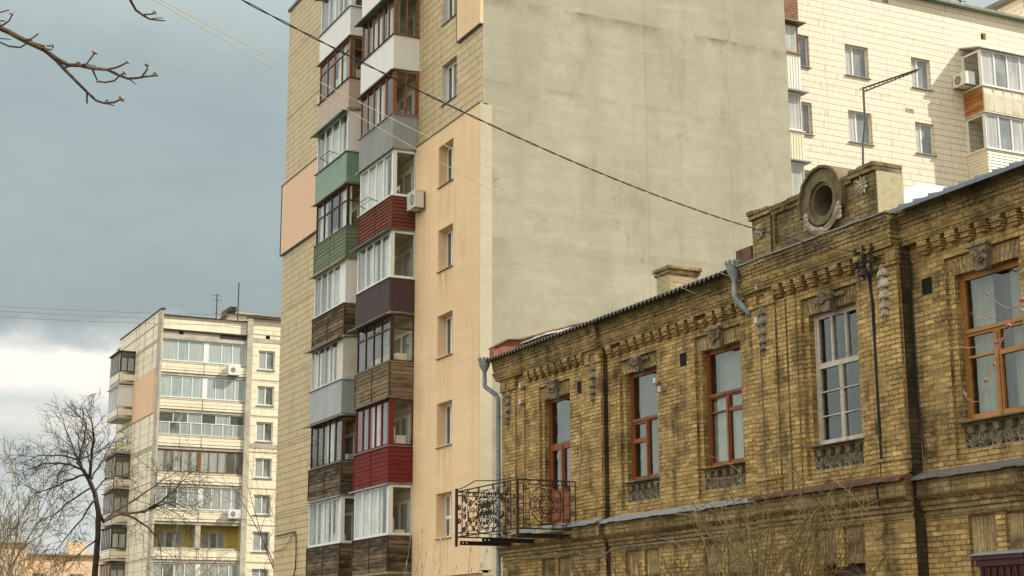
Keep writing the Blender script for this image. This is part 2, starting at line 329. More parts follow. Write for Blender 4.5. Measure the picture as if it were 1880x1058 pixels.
# ------------------------------------------------------------------ mesh helpers
class MB:
    def __init__(s): s.v = []; s.f = []; s.marks = []
    def cut(s): s.marks.append((len(s.v), len(s.f))); return s
    def add(s, vs, fs):
        o = len(s.v); s.v += [tuple(p) for p in vs]; s.f += [tuple(i+o for i in f) for f in fs]
    def box(s, x0, x1, y0, y1, z0, z1):
        s.add([(x0, y0, z0), (x1, y0, z0), (x1, y1, z0), (x0, y1, z0), (x0, y0, z1), (x1, y0, z1), (x1, y1, z1), (x0, y1, z1)],
              [(0, 3, 2, 1), (4, 5, 6, 7), (0, 1, 5, 4), (1, 2, 6, 5), (2, 3, 7, 6), (3, 0, 4, 7)]); return s
    def hexa(s, p):                       # eight corners: bottom loop, top loop
        s.add(p, [(0, 3, 2, 1), (4, 5, 6, 7), (0, 1, 5, 4), (1, 2, 6, 5), (2, 3, 7, 6), (3, 0, 4, 7)]); return s
    def quad(s, a, b, c, d): s.add([a, b, c, d], [(0, 1, 2, 3)]); return s
    def pbox(s, P, u0, u1, v0, v1, d0, d1):  # box in a plane frame
        s.hexa([P(u0, v0, d0), P(u1, v0, d0), P(u1, v0, d1), P(u0, v0, d1), P(u0, v1, d0), P(u1, v1, d0), P(u1, v1, d1), P(u0, v1, d1)]); return s
    def plate(s, P, u0, u1, v0, v1, holes=(), d0=0, d1=.1, back=True, rim=True):
        us = sorted({u0, u1, *[h[0] for h in holes], *[h[1] for h in holes]}); vs = sorted({v0, v1, *[h[2] for h in holes], *[h[3] for h in holes]})
        us = [u for u in us if u0-1e-6 <= u <= u1+1e-6]; vs = [v for v in vs if v0-1e-6 <= v <= v1+1e-6]
        for i in range(len(us)-1):
            for j in range(len(vs)-1):
                cu, cv = (us[i]+us[i+1])/2, (vs[j]+vs[j+1])/2
                if any(h[0] < cu < h[1] and h[2] < cv < h[3] for h in holes): continue
                for d in ((d0, d1) if back else (d0,)):
                    s.quad(P(us[i], vs[j], d), P(us[i+1], vs[j], d), P(us[i+1], vs[j+1], d), P(us[i], vs[j+1], d))
        rects = list(holes)+([(u0, u1, v0, v1)] if rim else [])
        for a, b, c, e in rects:
            for q in (((a, c), (b, c)), ((b, c), (b, e)), ((b, e), (a, e)), ((a, e), (a, c))):
                s.quad(P(*q[0], d0), P(*q[1], d0), P(*q[1], d1), P(*q[0], d1))
        return s
    def tube(s, pts, r, n=6, r1=None, cap=True):
        pts = [Vector(p) for p in pts]; k = len(pts); r1 = r if r1 is None else r1
        o = len(s.v); prev = None
        for i, p in enumerate(pts):
            t = (pts[min(i+1, k-1)]-pts[max(i-1, 0)])
            if t.length < 1e-9: t = Vector((0, 0, 1))
            t.normalize()
            if prev is None:
                a = Vector((0, 0, 1)) if abs(t.z) < .9 else Vector((1, 0, 0)); x = t.cross(a).normalized()
            else:
                x = prev-t*prev.dot(t)
                x = x.normalized() if x.length > 1e-6 else t.orthogonal().normalized()
            prev = x; y = t.cross(x); rr = r+(r1-r)*i/max(k-1, 1)
            for j in range(n):
                a = 2*math.pi*j/n; s.v.append(tuple(p+x*(rr*math.cos(a))+y*(rr*math.sin(a))))
        for i in range(k-1):
            for j in range(n):
                a = o+i*n+j; b = o+i*n+(j+1) % n; s.f.append((a, b, b+n, a+n))
        if cap: s.f.append(tuple(o+j for j in range(n))[::-1]); s.f.append(tuple(o+(k-1)*n+j for j in range(n)))
        return s
    def lathe(s, c, prof, n=16, axis=Vector((0, 0, 1))):
        c = Vector(c); x = axis.orthogonal().normalized(); y = axis.cross(x); o = len(s.v); k = len(prof)
        for r, h in prof:
            for j in range(n):
                a = 2*math.pi*j/n; s.v.append(tuple(c+axis*h+x*(r*math.cos(a))+y*(r*math.sin(a))))
        for i in range(k-1):
            for j in range(n):
                a = o+i*n+j; b = o+i*n+(j+1) % n; s.f.append((a, b, b+n, a+n))
        return s
    def leaf(s, p, d, ln, w, th, nrm):
        """pointed carved leaf: p base, d direction, nrm facing"""
        p = Vector(p); d = Vector(d).normalized(); nrm = Vector(nrm).normalized(); sd = d.cross(nrm).normalized()
        st = [(0, .35, .5), (.3, 1, 1), (.65, .8, .9), (1, .05, .3)]
        o = len(s.v)
        for t, a, b in st:
            c = p+d*(ln*t)
            s.v += [tuple(c-sd*(w*a*.5)), tuple(c+nrm*(th*b)), tuple(c+sd*(w*a*.5)), tuple(c-nrm*(th*.3))]
        for i in range(3):
            for j in range(4):
                a = o+i*4+j; b = o+i*4+(j+1) % 4; s.f.append((a, b, b+4, a+4))
        s.f.append((o+12, o+13, o+14, o+15)); return s
    def blob(s, c, r, sx=1, sy=1, sz=1, n=8, mrows=5, jit=0):
        c = Vector(c); o = len(s.v)
        for i in range(mrows+1):
            th = math.pi*i/mrows
            for j in range(n):
                ph = 2*math.pi*j/n; q = r*(1+random.uniform(-jit, jit))
                s.v.append((c.x+q*sx*math.sin(th)*math.cos(ph), c.y+q*sy*math.sin(th)*math.sin(ph), c.z+q*sz*math.cos(th)))
        for i in range(mrows):
            for j in range(n):
                a = o+i*n+j; b = o+i*n+(j+1) % n; s.f.append((a, b, b+n, a+n))
        return s

def build(name, mb, mt, parent=None, smooth=False):
    """link one mesh object; vertices are world metres, UVs are metres on the dominant plane"""
    off = Vector((0, 0, 0)); q = parent
    while q is not None: off += q.location; q = q.parent
    me = bpy.data.meshes.new(name)
    me.from_pydata([(x-off.x, y-off.y, z-off.z) for x, y, z in mb.v], [], mb.f)
    me.update()
    uvl = me.uv_layers.new(name='uv')
    vv = mb.v; data = uvl.data
    for p in me.polygons:
        nx, ny, nz = abs(p.normal.x), abs(p.normal.y), abs(p.normal.z)
        for li in p.loop_indices:
            x, y, z = vv[me.loops[li].vertex_index]
            data[li].uv = (y, z) if nx >= ny and nx >= nz else ((x, z) if ny >= nz else (x, y))
        p.use_smooth = smooth
    me.materials.append(MT[mt] if isinstance(mt, str) else mt)
    o = bpy.data.objects.new(name, me); COL.objects.link(o); o.parent = parent
    return o
def pieces(name, mb, mt, parent=None, smooth=False):
    mk = sorted(set(mb.marks+[(0, 0), (len(mb.v), len(mb.f))])); out = []
    for (v0, f0), (v1, f1) in zip(mk, mk[1:]):
        if f1 == f0: continue
        q = MB(); q.v = mb.v[v0:v1]; q.f = [tuple(i-v0 for i in f) for f in mb.f[f0:f1]]; out.append(build(name, q, mt, parent, smooth))
    return out
def thing(name, label, cat, loc, group=None):
    o = bpy.data.objects.new(name, None); COL.objects.link(o); o.location = loc
    o['label'] = label; o['category'] = cat
    if group: o['group'] = group
    return o
def tag(o, label, cat, group=None):
    o['label'] = label; o['category'] = cat
    if group: o['group'] = group
    return o
def PX(X, sgn=1):  return lambda u, v, d: (X+d*sgn, u, v)      # wall facing -X : u=Y, v=Z, d inward
def PY(Y, sgn=1):  return lambda u, v, d: (u, Y+d*sgn, v)      # wall facing -Y : u=X
def lerp(a, b, t): return a+(b-a)*t

# ------------------------------------------------------------------ ground
g = MB(); n = 24
g.quad((-1500, -600, 0), (1500, -600, 0), (1500, 2500, 0), (-1500, 2500, 0))
go = build('ground', g, 'grass'); go['kind'] = 'structure'
g = MB(); g.quad((3, -60, .004), (14.5, -60, .004), (14.5, 140, .004), (3, 140, .004))
ro = build('road', g, 'ground'); ro['kind'] = 'structure'
g = MB(); g.box(14.5, 17.9, -60, 140, -.1, .13)
ro = build('pavement', g, 'concrete'); ro['kind'] = 'structure'

# =================================================================== OLD BRICK HOUSE
house = thing('brick_house', 'old two-storey yellow brick house with carved ornaments and a wrought-iron balcony', 'house', (20, 28, 0))
XA, X2, XB = 17.88, 18.0, 17.76
YE, YA, YB1, YB0, YN = 37.0, 31.6, 25.33, 20.88, 6.0     # end of house, step of bay A, bay B far and near edges, near end
secs = [(XA, YA, YE), (X2, YB1, YA), (XB, YB0, YB1), (X2, YN, YB0)]
wins = [  # X plane, opening y0,y1,z0,z1, style
    (XA, 33.38, 34.74, 4.40, 7.53, 'door'), (X2, 29.53, 30.90, 5.15, 7.61, 'red'), (X2, 26.26, 27.71, 5.15, 7.61, 'red2'),
    (XB, 22.22, 23.63, 5.13, 7.60, 'grey'), (X2, 18.40, 19.90, 5.15, 7.61, 'orange'), (X2, 15.0, 16.5, 5.15, 7.61, 'red')]
RD = .075          # depth of the tall sunk panel round each window
def recess(w):
    X, y0, y1, z0, z1, st = w
    return (y0-.14, y1+.14, 4.5 if st != 'door' else 4.40, 7.92 if X != XA else 7.86)
# --- main wall with sunk panels
mw = MB(); mp = MB(); msol = MB(); st_ = MB()
ZB = 3.62
for (X, ya, yb) in secs:
    P = PX(X)
    ws = [w for w in wins if w[0] == X and ya < w[1] < yb]
    holes = [recess(w) for w in ws]
    lows = []
    for w in ws:
        c = (w[1]+w[2])/2
        lows.append((c-.72, c+.72, 1.0, 3.60))
    mw.plate(P, ya, yb, 0, 8.9, holes+lows, 0, RD, back=False, rim=False)
    # step faces between bays
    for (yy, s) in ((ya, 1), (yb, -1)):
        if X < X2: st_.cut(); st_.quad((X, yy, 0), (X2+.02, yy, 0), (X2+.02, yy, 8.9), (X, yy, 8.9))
    for w, h, lo in zip(ws, holes, lows):
        X_, y0, y1, z0, z1, st = w
        mp.cut(); msol.cut(); mp.plate(PX(X+RD), h[0], h[1], h[2], h[3], [(y0, y1, z0, z1)] + ([(y0, y1, 4.66, 5.05)] if st != 'door' else []), 0, .15, back=False, rim=False)
        # splayed flat arch of bricks set on end
        nb = 17
        for i in range(nb):
            a, b = y0-.1+(y1-y0+.2)*i/nb, y0-.1+(y1-y0+.2)*(i+1)/nb
            sk = ((a+b)/2-(y0+y1)/2)*.16
            pr = random.uniform(.008, .02)
            msol.hexa([PX(X+RD)(a+.008, z1, -pr), PX(X+RD)(b-.008, z1, -pr), PX(X+RD)(b-.008, z1, .01), PX(X+RD)(a+.008, z1, .01),
                       PX(X+RD)(a+.008+sk, h[3]-.02, -pr), PX(X+RD)(b-.008+sk, h[3]-.02, -pr), PX(X+RD)(b-.008+sk, h[3]-.02, .01), PX(X+RD)(a+.008+sk, h[3]-.02, .01)])
        # ground-floor sunk panel: two fields of bricks on end with a key block, opening below
        mp.cut(); mp.plate(PX(X+RD), lo[0], lo[1], lo[2], lo[3], [(lo[0]+.12, lo[1]-.12, 1.0, 2.95)], 0, .2, back=False, rim=False)
        c = (lo[0]+lo[1])/2
        for sgn in (-1, 1):
            msol.cut()
            for i in range(9):
                a = c+sgn*(.14+.062*i); pr = random.uniform(.008, .022)
                msol.pbox(PX(X+RD), min(a, a+sgn*.055), max(a, a+sgn*.055), 2.98, 3.56, -pr, .01)
        mw.pbox(P, c-.11, c+.11, 2.9, 3.60, .012, RD+.01)
# back, ends
mw.quad((X2, YE, 0), (28, YE, 0), (28, YE, 8.9), (XA, YE, 8.9)); mw.quad((X2, YN, 0), (28, YN, 0), (28, YN, 8.9), (X2, YN, 8.9))
mw.quad((28, YN, 0), (28, YE, 0), (28, YE, 8.9), (28, YN, 8.9))
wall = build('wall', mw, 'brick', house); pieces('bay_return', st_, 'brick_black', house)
pieces('sunk_panel', mp, 'brick', house)
pieces('flat_arch', msol, 'brick_v', house)
# --- pilasters
def pilaster(X, y0, y1, garl=True, dark=False):
    mb = MB(); P = PX(X)
    mb.pbox(P, y0, y1, 4.66, 8.02, -.055, .01)
    mb.pbox(P, y0-.02, y1+.02, 4.36, 4.66, -.085, .01)          # base
    mb.pbox(P, y0-.03, y1+.03, 4.60, 4.665, -.11, .0)
    mb.plate(PX(X-.10), y0-.03, y1+.03, 8.0, 8.315, [((y0+y1)/2-.14, (y0+y1)/2+.14, 8.05, 8.24)], 0, .1, back=False)   # head with sunk square
    mb.quad(*[PX(X)(u, v, -.05) for u, v in ((y0, 8.0), (y1, 8.0), (y1, 8.315), (y0, 8.315))])
    p = build('pilaster', mb, 'brick', house)
    if garl:
        gm = MB(); c = (y0+y1)/2; z = 8.02
        for i, (r, l) in enumerate(((.10, .2), (.11, .22), (.105, .21), (.09, .18), (.06, .15))):
            for k in range(7):
                a = math.pi*k/6
                d = Vector((-math.sin(a)*.45, math.cos(a)*.5, -1))
                gm.leaf((X-.07, c+math.cos(a)*r*.25, z), d, l*1.05, r*.9, .03, (-1, math.cos(a)*.4, .2))
            gm.blob((X-.09, c, z), r*.55, .8, .9, .8, 7, 4, .15)
            z -= l*.93
        gm.tube([(X-.075, c, z+.03), (X-.075, c, z-.13)], .018, 6, .006)
        build('garland', gm, 'stone' if dark else 'stone_pale', p)
    return p
pilaster(XA, 36.12, 36.92, dark=True); pilaster(XA, 31.62, 32.32, dark=True)
pilaster(XB, 24.53, 25.30, dark=True); pilaster(XB, 20.90, 21.62)
strip = MB()
for X, a, b in ((XA, 35.66, 36.10), (XB, 24.22, 24.50), (XB, 21.65, 21.86), (XA, 32.36, 32.6), (XB, 23.9, 24.16)):
    strip.cut(); strip.pbox(PX(X), a, b, 4.38, 8.05, -.03, .01)
pieces('pilaster_strip', strip, 'brick', house)
# --- cornice, per bay : stacked courses + stepped dentils
cm = MB(); dm = MB(); lm = MB(); fz = MB()
def cornice(X, ya, yb, e0=0.0, e1=0.0):
    P = PX(X)
    # courses: z0,z1,projection
    cm.pbox(P, ya-e0*.3, yb+e1*.3, 8.318, 8.39, -.175, .02)
    cm.pbox(P, ya-e0*.4, yb+e1*.4, 8.39, 8.45, -.195, .02)
    # sloping moulded ledge
    a, b = ya-e0*.55, yb+e1*.55
    lm.hexa([P(a, 8.452, -.20), P(b, 8.452, -.20), P(b, 8.452, .02), P(a, 8.452, .02), P(a, 8.515, -.24), P(b, 8.515, -.24), P(b, 8.515, .02), P(a, 8.515, .02)])
    lm.hexa([P(a, 8.517, -.245), P(b, 8.517, -.245), P(b, 8.517, .02), P(a, 8.517, .02), P(a, 8.55, -.20), P(b, 8.55, -.20), P(b, 8.57, .02), P(a, 8.57, .02)])
    # brick frieze of uneven headers
    z = 8.55
    for i in range(5):
        pr = (.195, .205, .22, .24, .26)[i]
        y = ya-e0*.6
        while y < yb+e1*.6-.02:
            w = random.choice((.13, .26, .26)); y2 = min(y+w, yb+e1*.6)
            fz.pbox(P, y+.004, y2-.004, z+.003, z+.066, -(pr+random.uniform(-.008, .008)), .02)
            y = y2
        z += .068
    cm.pbox(P, ya-e0, yb+e1, 8.885, 8.925, -.27, .3)
def dentils(X, ya, yb, skip=()):
    P = PX(X); y = ya
    while y+.23 < yb:
        j = random.uniform(-.012, .012)
        dm.cut()
        if random.random() > .05:
            dm.pbox(P, y+.0, y+.235, 8.225, 8.315, -.165+j, .01)
        dm.pbox(P, y+.03, y+.235, 8.145, 8.222, -.13+j, .01)
        if random.random() > .15: dm.pbox(P, y+.07, y+.22, 8.08, 8.142, -.075, .01)
        y += .357
for X, ya, yb, e0, e1 in ((XA, YA, YE, .06, .27), (X2, YB1, YA, 0, 0), (XB, YB0, YB1, .05, .05), (X2, YN, YB0, 0, 0)):
    cm.cut(); lm.cut(); fz.cut(); cornice(X, ya, yb, e0, e1)
dentils(XA, 32.36, 35.7); dentils(X2, YB1+.15, YA-.05); dentils(XB, 21.7, 24.5); dentils(X2, YN, YB0-.05)
pieces('cornice', cm, 'brick_soot', house); pieces('dentil', dm, 'brick', house); pieces('cornice_ledge', lm, 'brick', house); pieces('frieze', fz, 'brick_soot', house)
# --- belt course between the storeys
def belt(X, ya, yb, m1):
    P = PX(X); f = MB()
    f.hexa([P(ya, 4.27, -.27), P(yb, 4.27, -.27), P(yb, 4.27, 0), P(ya, 4.27, 0), P(ya, 4.295, -.27), P(yb, 4.295, -.27), P(yb, 4.40, -.0), P(ya, 4.40, -.0)])
    k = int((yb-ya)/.35)
    for i in range(k):                                      # buckled front lip
        a = lerp(ya, yb, i/k); b = lerp(ya, yb, (i+1)/k); dz = random.uniform(-.012, .012)
        f.pbox(P, a, b, 4.245+dz, 4.272+dz*.3, -.285, -.262)
    build('belt_flashing', f, m1, house)
bm_ = MB()
for X, ya, yb in secs:
    P = PX(X); bm_.cut()
    bm_.pbox(P, ya, yb, 3.98, 4.268, -.16, .01)
    bm_.hexa([P(ya, 3.90, -.10), P(yb, 3.90, -.10), P(yb, 3.90, 0), P(ya, 3.90, 0), P(ya, 3.977, -.22), P(yb, 3.977, -.22), P(yb, 3.977, 0), P(ya, 3.977, 0)])
    bm_.pbox(P, ya, yb, 3.82, 3.898, -.085, .01); bm_.pbox(P, ya, yb, 3.735, 3.818, -.05, .01)
    bm_.pbox(P, ya, yb, 3.62, 3.70, -.03, .01)
    y = ya
    while y < yb-.3:
        if random.random() < .5: bm_.pbox(P, y, y+.26, 3.96+random.uniform(-.1, .1)*.2, 4.2, -.172, -.15)
        y += .27
pieces('belt_course', bm_, 'brick_soot', house)
belt(XA, YA, YE-.9, 'zinc'); belt(X2, YB1+.05, YA, 'zinc'); belt(XB, YB0, YB1, 'rust'); belt(X2, YN, YB0, 'zinc_dark')
# --- windows
def wpanes(st, y0, y1, z0, z1):
    w = y1-y0; h = z1-z0
    f = .075
    Y = lambda t: y0+w*t
    # y grows away from the camera, so "left in the photo" is large y
    if st == 'door':
        zt = z0+h*.62
        return [(y0+.09, y1-.09, zt+.06, z1-.08), (y0+.13, y0+w/2-.07, z0+h*.28, zt-.10), (y0+w/2+.07, y1-.13, z0+h*.28, zt-.10)]
    if st == 'grey':
        zt = z0+h*.60; q = (y1-y0-.16)/3; r = []
        for i in range(3): r.append((y0+.08+q*i+.03, y0+.08+q*(i+1)-.03, zt+.06, z1-.09))
        hh = (zt-z0-.12)/3
        for i in range(2):
            for j in range(3):
                a = y0+.08 if i == 0 else y0+w/2+.04; b = y0+w/2-.04 if i == 0 else y1-.08
                r.append((a+.01, b-.01, z0+.09+hh*j+.012, z0+.09+hh*(j+1)-.012))
        return r
    zt = z0+h*.60; c = y0+w*.50
    if st == 'red': zt = z0+h*.55
    r = [(y0+f, y1-f, zt+.05, z1-f-.02)]
    if st == 'red':
        r += [(y0+f, c-.05, z0+.09, zt-.05), (c+.05, y1-f-.02, z0+.09, zt-.5), (c+.07, y1-f-.04, zt-.40, zt-.08)]
    elif st == 'red2':
        r += [(y0+f, c-.05, z0+.09, zt-.38), (y0+f, c-.05, zt-.30, zt-.05), (c+.05, y1-f, z0+.09, zt-.36), (c+.05, y1-f, zt-.33, zt-.05)]
    else:
        r += [(y0+f, c-.07, z0+.10, zt-.48), (y0+f, c-.07, zt-.40, zt-.07), (c+.07, y1-f, z0+.10, zt-.44), (c+.07, y1-f, zt-.40, zt-.07)]
    return r
FM = {'door': 'frame_red', 'red': 'frame_red', 'red2': 'frame_red', 'grey': 'frame_grey', 'orange': 'frame_orange'}
def curtain(mb, X, y0, y1, z0, z1, amp=.02, n=40, per=.16):
    pts = [(X+amp*math.sin((y0+(y1-y0)*i/n)*2*math.pi/per)+amp*.5*math.sin(i*1.7), y0+(y1-y0)*i/n) for i in range(n+1)]
    for (xa, ya), (xb, yb) in zip(pts, pts[1:]): mb.quad((xa, ya, z0), (xb, yb, z0), (xb, yb, z1), (xa, ya, z1))
for w in wins:
    X, y0, y1, z0, z1, st = w; XF = X+RD+.14
    panes = wpanes(st, y0, y1, z0, z1)
    fr = MB(); P = PX(XF); fr.plate(P, y0, y1, z0, z1, panes, 0, .08, rim=False)
    fr.pbox(P, y0, y0+.05, z0, z1, -.02, 0); fr.pbox(P, y1-.05, y1, z0, z1, -.02, 0)
    if st == 'door':
        c = (y0+y1)/2
        for s in (-1, 1):
            a, b = sorted((c+s*.10, c+s*(y1-y0)*.5-s*.14)); zz = z0+.12
            fr.pbox(P, a, b, zz, z0+(z1-z0)*.25, -.025, 0)
        fr.pbox(P, c-.035, c+.035, z0, z0+(z1-z0)*.62, -.03, 0)
    elif st in ('orange', 'red', 'red2'):
        c = (y0+y1)/2; fr.pbox(P, c-.028, c+.028, z0+.05, z0+(z1-z0)*.56, -.022, 0)
        fr.pbox(P, y0+.05, y1-.05, z0+(z1-z0)*(.60 if st != 'red' else .55)-.02, z0+(z1-z0)*(.60 if st != 'red' else .55)+.03, -.03, 0)
    wo = build('balcony_door' if st == 'door' else 'window', fr, FM[st], house)
    gm = MB()
    for p in panes: gm.pbox(P, p[0]-.01, p[1]+.01, p[2]-.01, p[3]+.01, .04, .045)
    build('pane', gm, 'glass_old', wo)
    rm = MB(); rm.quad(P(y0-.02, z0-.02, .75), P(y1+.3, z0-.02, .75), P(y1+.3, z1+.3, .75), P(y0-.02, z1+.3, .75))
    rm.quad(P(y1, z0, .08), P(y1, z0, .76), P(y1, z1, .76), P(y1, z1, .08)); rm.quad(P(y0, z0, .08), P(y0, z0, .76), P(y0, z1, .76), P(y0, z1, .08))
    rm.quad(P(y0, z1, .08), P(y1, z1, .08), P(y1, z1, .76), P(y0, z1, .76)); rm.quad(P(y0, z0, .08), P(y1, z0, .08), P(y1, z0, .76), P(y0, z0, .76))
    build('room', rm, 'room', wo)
    cu = MB(); L = y1-y0
    if st == 'orange':
        curtain(cu, XF+.2, y0+L*.62, y1-.02, z0+.05, z1); curtain(cu, XF+.22, y0, y0+L*.38, z0+.05, z1); cu2 = MB(); curtain(cu2, XF+.4, y0, y1, z0, z1); build('net', cu2, 'curtain_dim', wo)
    elif st == 'red2': curtain(cu, XF+.10, y0+.3, y1, z0+.02, z0+(z1-z0)*.57, .008); curtain(cu, XF+.3, y0, y1, z0, z1, .012)
    elif st == 'grey': curtain(cu, XF+.3, y0+L*.12, y0+L*.3, z0, z0+(z1-z0)*.62); curtain(cu, XF+.3, y0+L*.6, y0+L*.75, z0, z0+(z1-z0)*.62)
    elif st == 'door': curtain(cu, XF+.2, y0+.05, y0+L*.45, z0+.6, z1*.97)
    else: curtain(cu, XF+.2, y0+.02, y1, z0, z1, .012)
    build('curtain', cu, 'curtain' if st in ('orange', 'red2') else 'curtain_dim', wo)
    # sill, sunk plaque with a row of blocks over palmettes
    if st != 'door':
        sm = MB(); Q = PX(X)
        sm.hexa([Q(y0-.06, 5.085, -.10), Q(y1+.06, 5.085, -.10), Q(y1+.06, 5.10, RD+.14), Q(y0-.06, 5.10, RD+.14),
                 Q(y0-.06, 5.10, -.105), Q(y1+.06, 5.10, -.105), Q(y1+.06, 5.148, RD+.14), Q(y0-.06, 5.148, RD+.14)])
        build('sill', sm, 'zinc_dark' if st != 'red2' else 'rust', wo)
        bk = MB(); R = PX(X+RD)
        bk.quad(R(y0, 4.66, .09), R(y1, 4.66, .09), R(y1, 5.05, .09), R(y0, 5.05, .09))
        nn = 5
        for i in range(nn):
            c = lerp(y0, y1, (i+.5)/nn)
            bk.hexa([R(c-.05, 4.93, -.01), R(c+.05, 4.93, -.01), R(c+.06, 4.93, .1), R(c-.06, 4.93, .1), R(c-.075, 5.045, -.02), R(c+.075, 5.045, -.02), R(c+.075, 5.045, .1), R(c-.075, 5.045, .1)])
        for i in range(nn):
            c = lerp(y0, y1, (i+.5)/nn)
            for a in (-65, -35, 0, 35, 65):
                d = Vector((-.25, math.sin(rad(a))*.8, math.cos(rad(a))))
                bk.leaf(R(c+math.sin(rad(a))*.02, 4.71, .06), d, .15+.04*math.cos(rad(a)), .055, .035, (-1, 0, 0))
            for s in (-1, 1):
                pts = [R(c+s*(.03+.10*t*math.cos(t*2.4)), 4.69+.06*math.sin(t*4.2)+.03*t, .035) for t in [k/8 for k in range(9)]]
                bk.tube(pts, .014, 5)
            bk.tube([R(c+.138, 4.68, .04), R(c+.138, 4.80, .02), R(c+.125, 4.92, .04)], .018, 5)
        bk.pbox(R, y0, y1, 4.66, 4.685, .0, .1)
        build('relief', bk, 'stone', wo)
    # carved key ornament over the opening
    km = MB(); c = (y0+y1)/2; R = PX(X+RD); ztop = recess(w)[3]
    if st in ('orange', 'door', 'red2'):
        km.hexa([R(c-.12, z1-.06, -.10), R(c+.12, z1-.06, -.10), R(c+.12, z1-.06, .02), R(c-.12, z1-.06, .02), R(c-.20, ztop+.02, -.16), R(c+.20, ztop+.02, -.16), R(c+.20, ztop+.02, .02), R(c-.20, ztop+.02, .02)])
        km.pbox(R, c-.25, c+.25, ztop+.02, ztop+.07, -.2, .02)
    else:
        km.hexa([R(c-.10, z1-.05, -.12), R(c+.10, z1-.05, -.12), R(c+.10, z1-.05, .02), R(c-.10, z1-.05, .02), R(c-.15, ztop-.02, -.15), R(c+.15, ztop-.02, -.15), R(c+.15, ztop-.02, .02), R(c-.15, ztop-.02, .02)])
    for i in range(26):
        a = random.uniform(-1.5, 1.5); d = Vector((-.5, math.sin(a), math.cos(a)*random.choice((1, .3, -.6))))
        km.leaf(R(c+random.uniform(-.12, .12), (z1+ztop)/2+random.uniform(-.05, .1), -.12), d, random.uniform(.09, .19), .07, .03, (-1, 0, .2))
    for i in range(9): km.blob(R(c+random.uniform(-.2, .2), (z1+ztop)/2+random.uniform(-.05, .12), -.15), random.uniform(.03, .05), n=6, mrows=4)
    if st in ('grey', 'red'):
        for s in (-1, 1):
            for i in range(4): km.leaf(R(c+s*(.1+.08*i), (z1+ztop)/2+.06, -.05), Vector((-.2, s, .1-.25*(i % 2))), .16, .08, .03, (-1, 0, .1))
    build('key_ornament', km, 'stone', wo)
# ground-floor openings: dark glazed boards; maroon carved window head at the near end
lo = MB(); mar = MB()
for w in wins:
    c = (w[1]+w[2])/2; R = PX(w[0]+RD+.2)
    lo.cut(); lo.quad(R(c-.62, 1, 0), R(c+.62, 1, 0), R(c+.62, 2.96, 0), R(c-.62, 2.96, 0))
pieces('lower_window', lo, 'maroon', house)
c = (wins[4][1]+wins[4][2])/2; R = PX(X2)
mar.pbox(R, c-.6, c+.54, 2.86, 2.93, -.14, .1); mar.pbox(R, c-.56, c+.50, 2.76, 2.858, -.10, .1); mar.pbox(R, c-.53, c+.47, 2.30, 2.757, -.04, .1)
for i in range(7):
    y = c-.5+.15*i; mar.tube([R(y, 2.35, -.06), R(y, 2.74, -.06)], .02, 6)
    mar.hexa([R(y+.03, 2.45, -.08), R(y+.12, 2.45, -.08), R(y+.12, 2.45, -.03), R(y+.03, 2.45, -.03), R(y+.07, 2.62, -.06), R(y+.08, 2.62, -.06), R(y+.08, 2.62, -.03), R(y+.07, 2.62, -.03)])
build('carved_window_head', mar, 'maroon', house)
mar2 = MB(); mar2.hexa([R(c-.62, 2.932, -.17), R(c+.56, 2.932, -.17), R(c+.56, 2.932, .05), R(c-.62, 2.932, .05), R(c-.62, 2.945, -.17), R(c+.56, 2.945, -.17), R(c+.56, 3.0, .05), R(c-.62, 3.0, .05)])
build('window_head_flashing', mar2, 'zinc', house)
# small square vents
vm = MB()
for X, y, z in ((XA, 32.72, 7.56), (X2, 28.30, 7.53), (X2, 20.49, 7.55)):
    vm.cut(); vm.plate(PX(X-.012), y-.12, y+.12, z-.14, z+.14, [(y-.09, y+.09, z-.11, z+.11)], 0, .02)
    vm.quad(*[PX(X-.004)(y+a, z+b, 0) for a, b in ((-.1, -.12), (.1, -.12), (.1, .12), (-.1, .12))])
pieces('vent', vm, 'black', house)
# bare render / fallen brick scars at the belt
# --- roof
def corr_roof(name, ya, yb, mt, X0=17.47, z0=8.89, X1=27, slope=.26, pitch=.17, amp=.04):
    mb = MB(); k = int((yb-ya)/pitch*8); o = 0; rows = [X0, X0+.5, X1]
    for xi, x in enumerate(rows):
        for i in range(k+1):
            y = lerp(ya, yb, i/k); mb.v.append((x+(random.uniform(-.0, .0)), y, z0+(x-X0)*slope+amp*math.sin((y-ya)/pitch*2*math.pi)))
        if xi:
            for i in range(k): a = (xi-1)*(k+1)+i; mb.f.append((a, a+1, a+k+2, a+k+1))
    # sheet thickness at the eave
    b = len(mb.v)
    for i in range(k+1):
        y = lerp(ya, yb, i/k); mb.v.append((X0, y, z0-.016+amp*math.sin((y-ya)/pitch*2*math.pi)))
    for i in range(k): mb.f.append((i, i+1, b+i+1, b+i))
    return build(name, mb, mt, house)
roof = corr_roof('roof', 25.45, 37.25, 'asbestos')
sm = MB()
for ya, yb in ((YN, 20.72),):
    sm.hexa([(17.47, ya, 8.87), (17.47, yb, 8.87), (27, yb, 11.15), (27, ya, 11.15), (17.47, ya, 8.885), (17.47, yb, 8.885), (27, yb, 11.165), (27, ya, 11.165)])
    sm.box(17.455, 17.475, ya, yb, 8.82, 8.887)
    y = ya
    while y < yb:
        sm.hexa([(17.45, y, 8.887), (17.45, y+.03, 8.887), (27, y+.03, 11.167), (27, y, 11.167), (17.45, y, 8.925), (17.45, y+.03, 8.925), (27, y+.03, 11.205), (27, y, 11.205)])
        y += .38
build('metal_roof', sm, 'roof_blue', house)
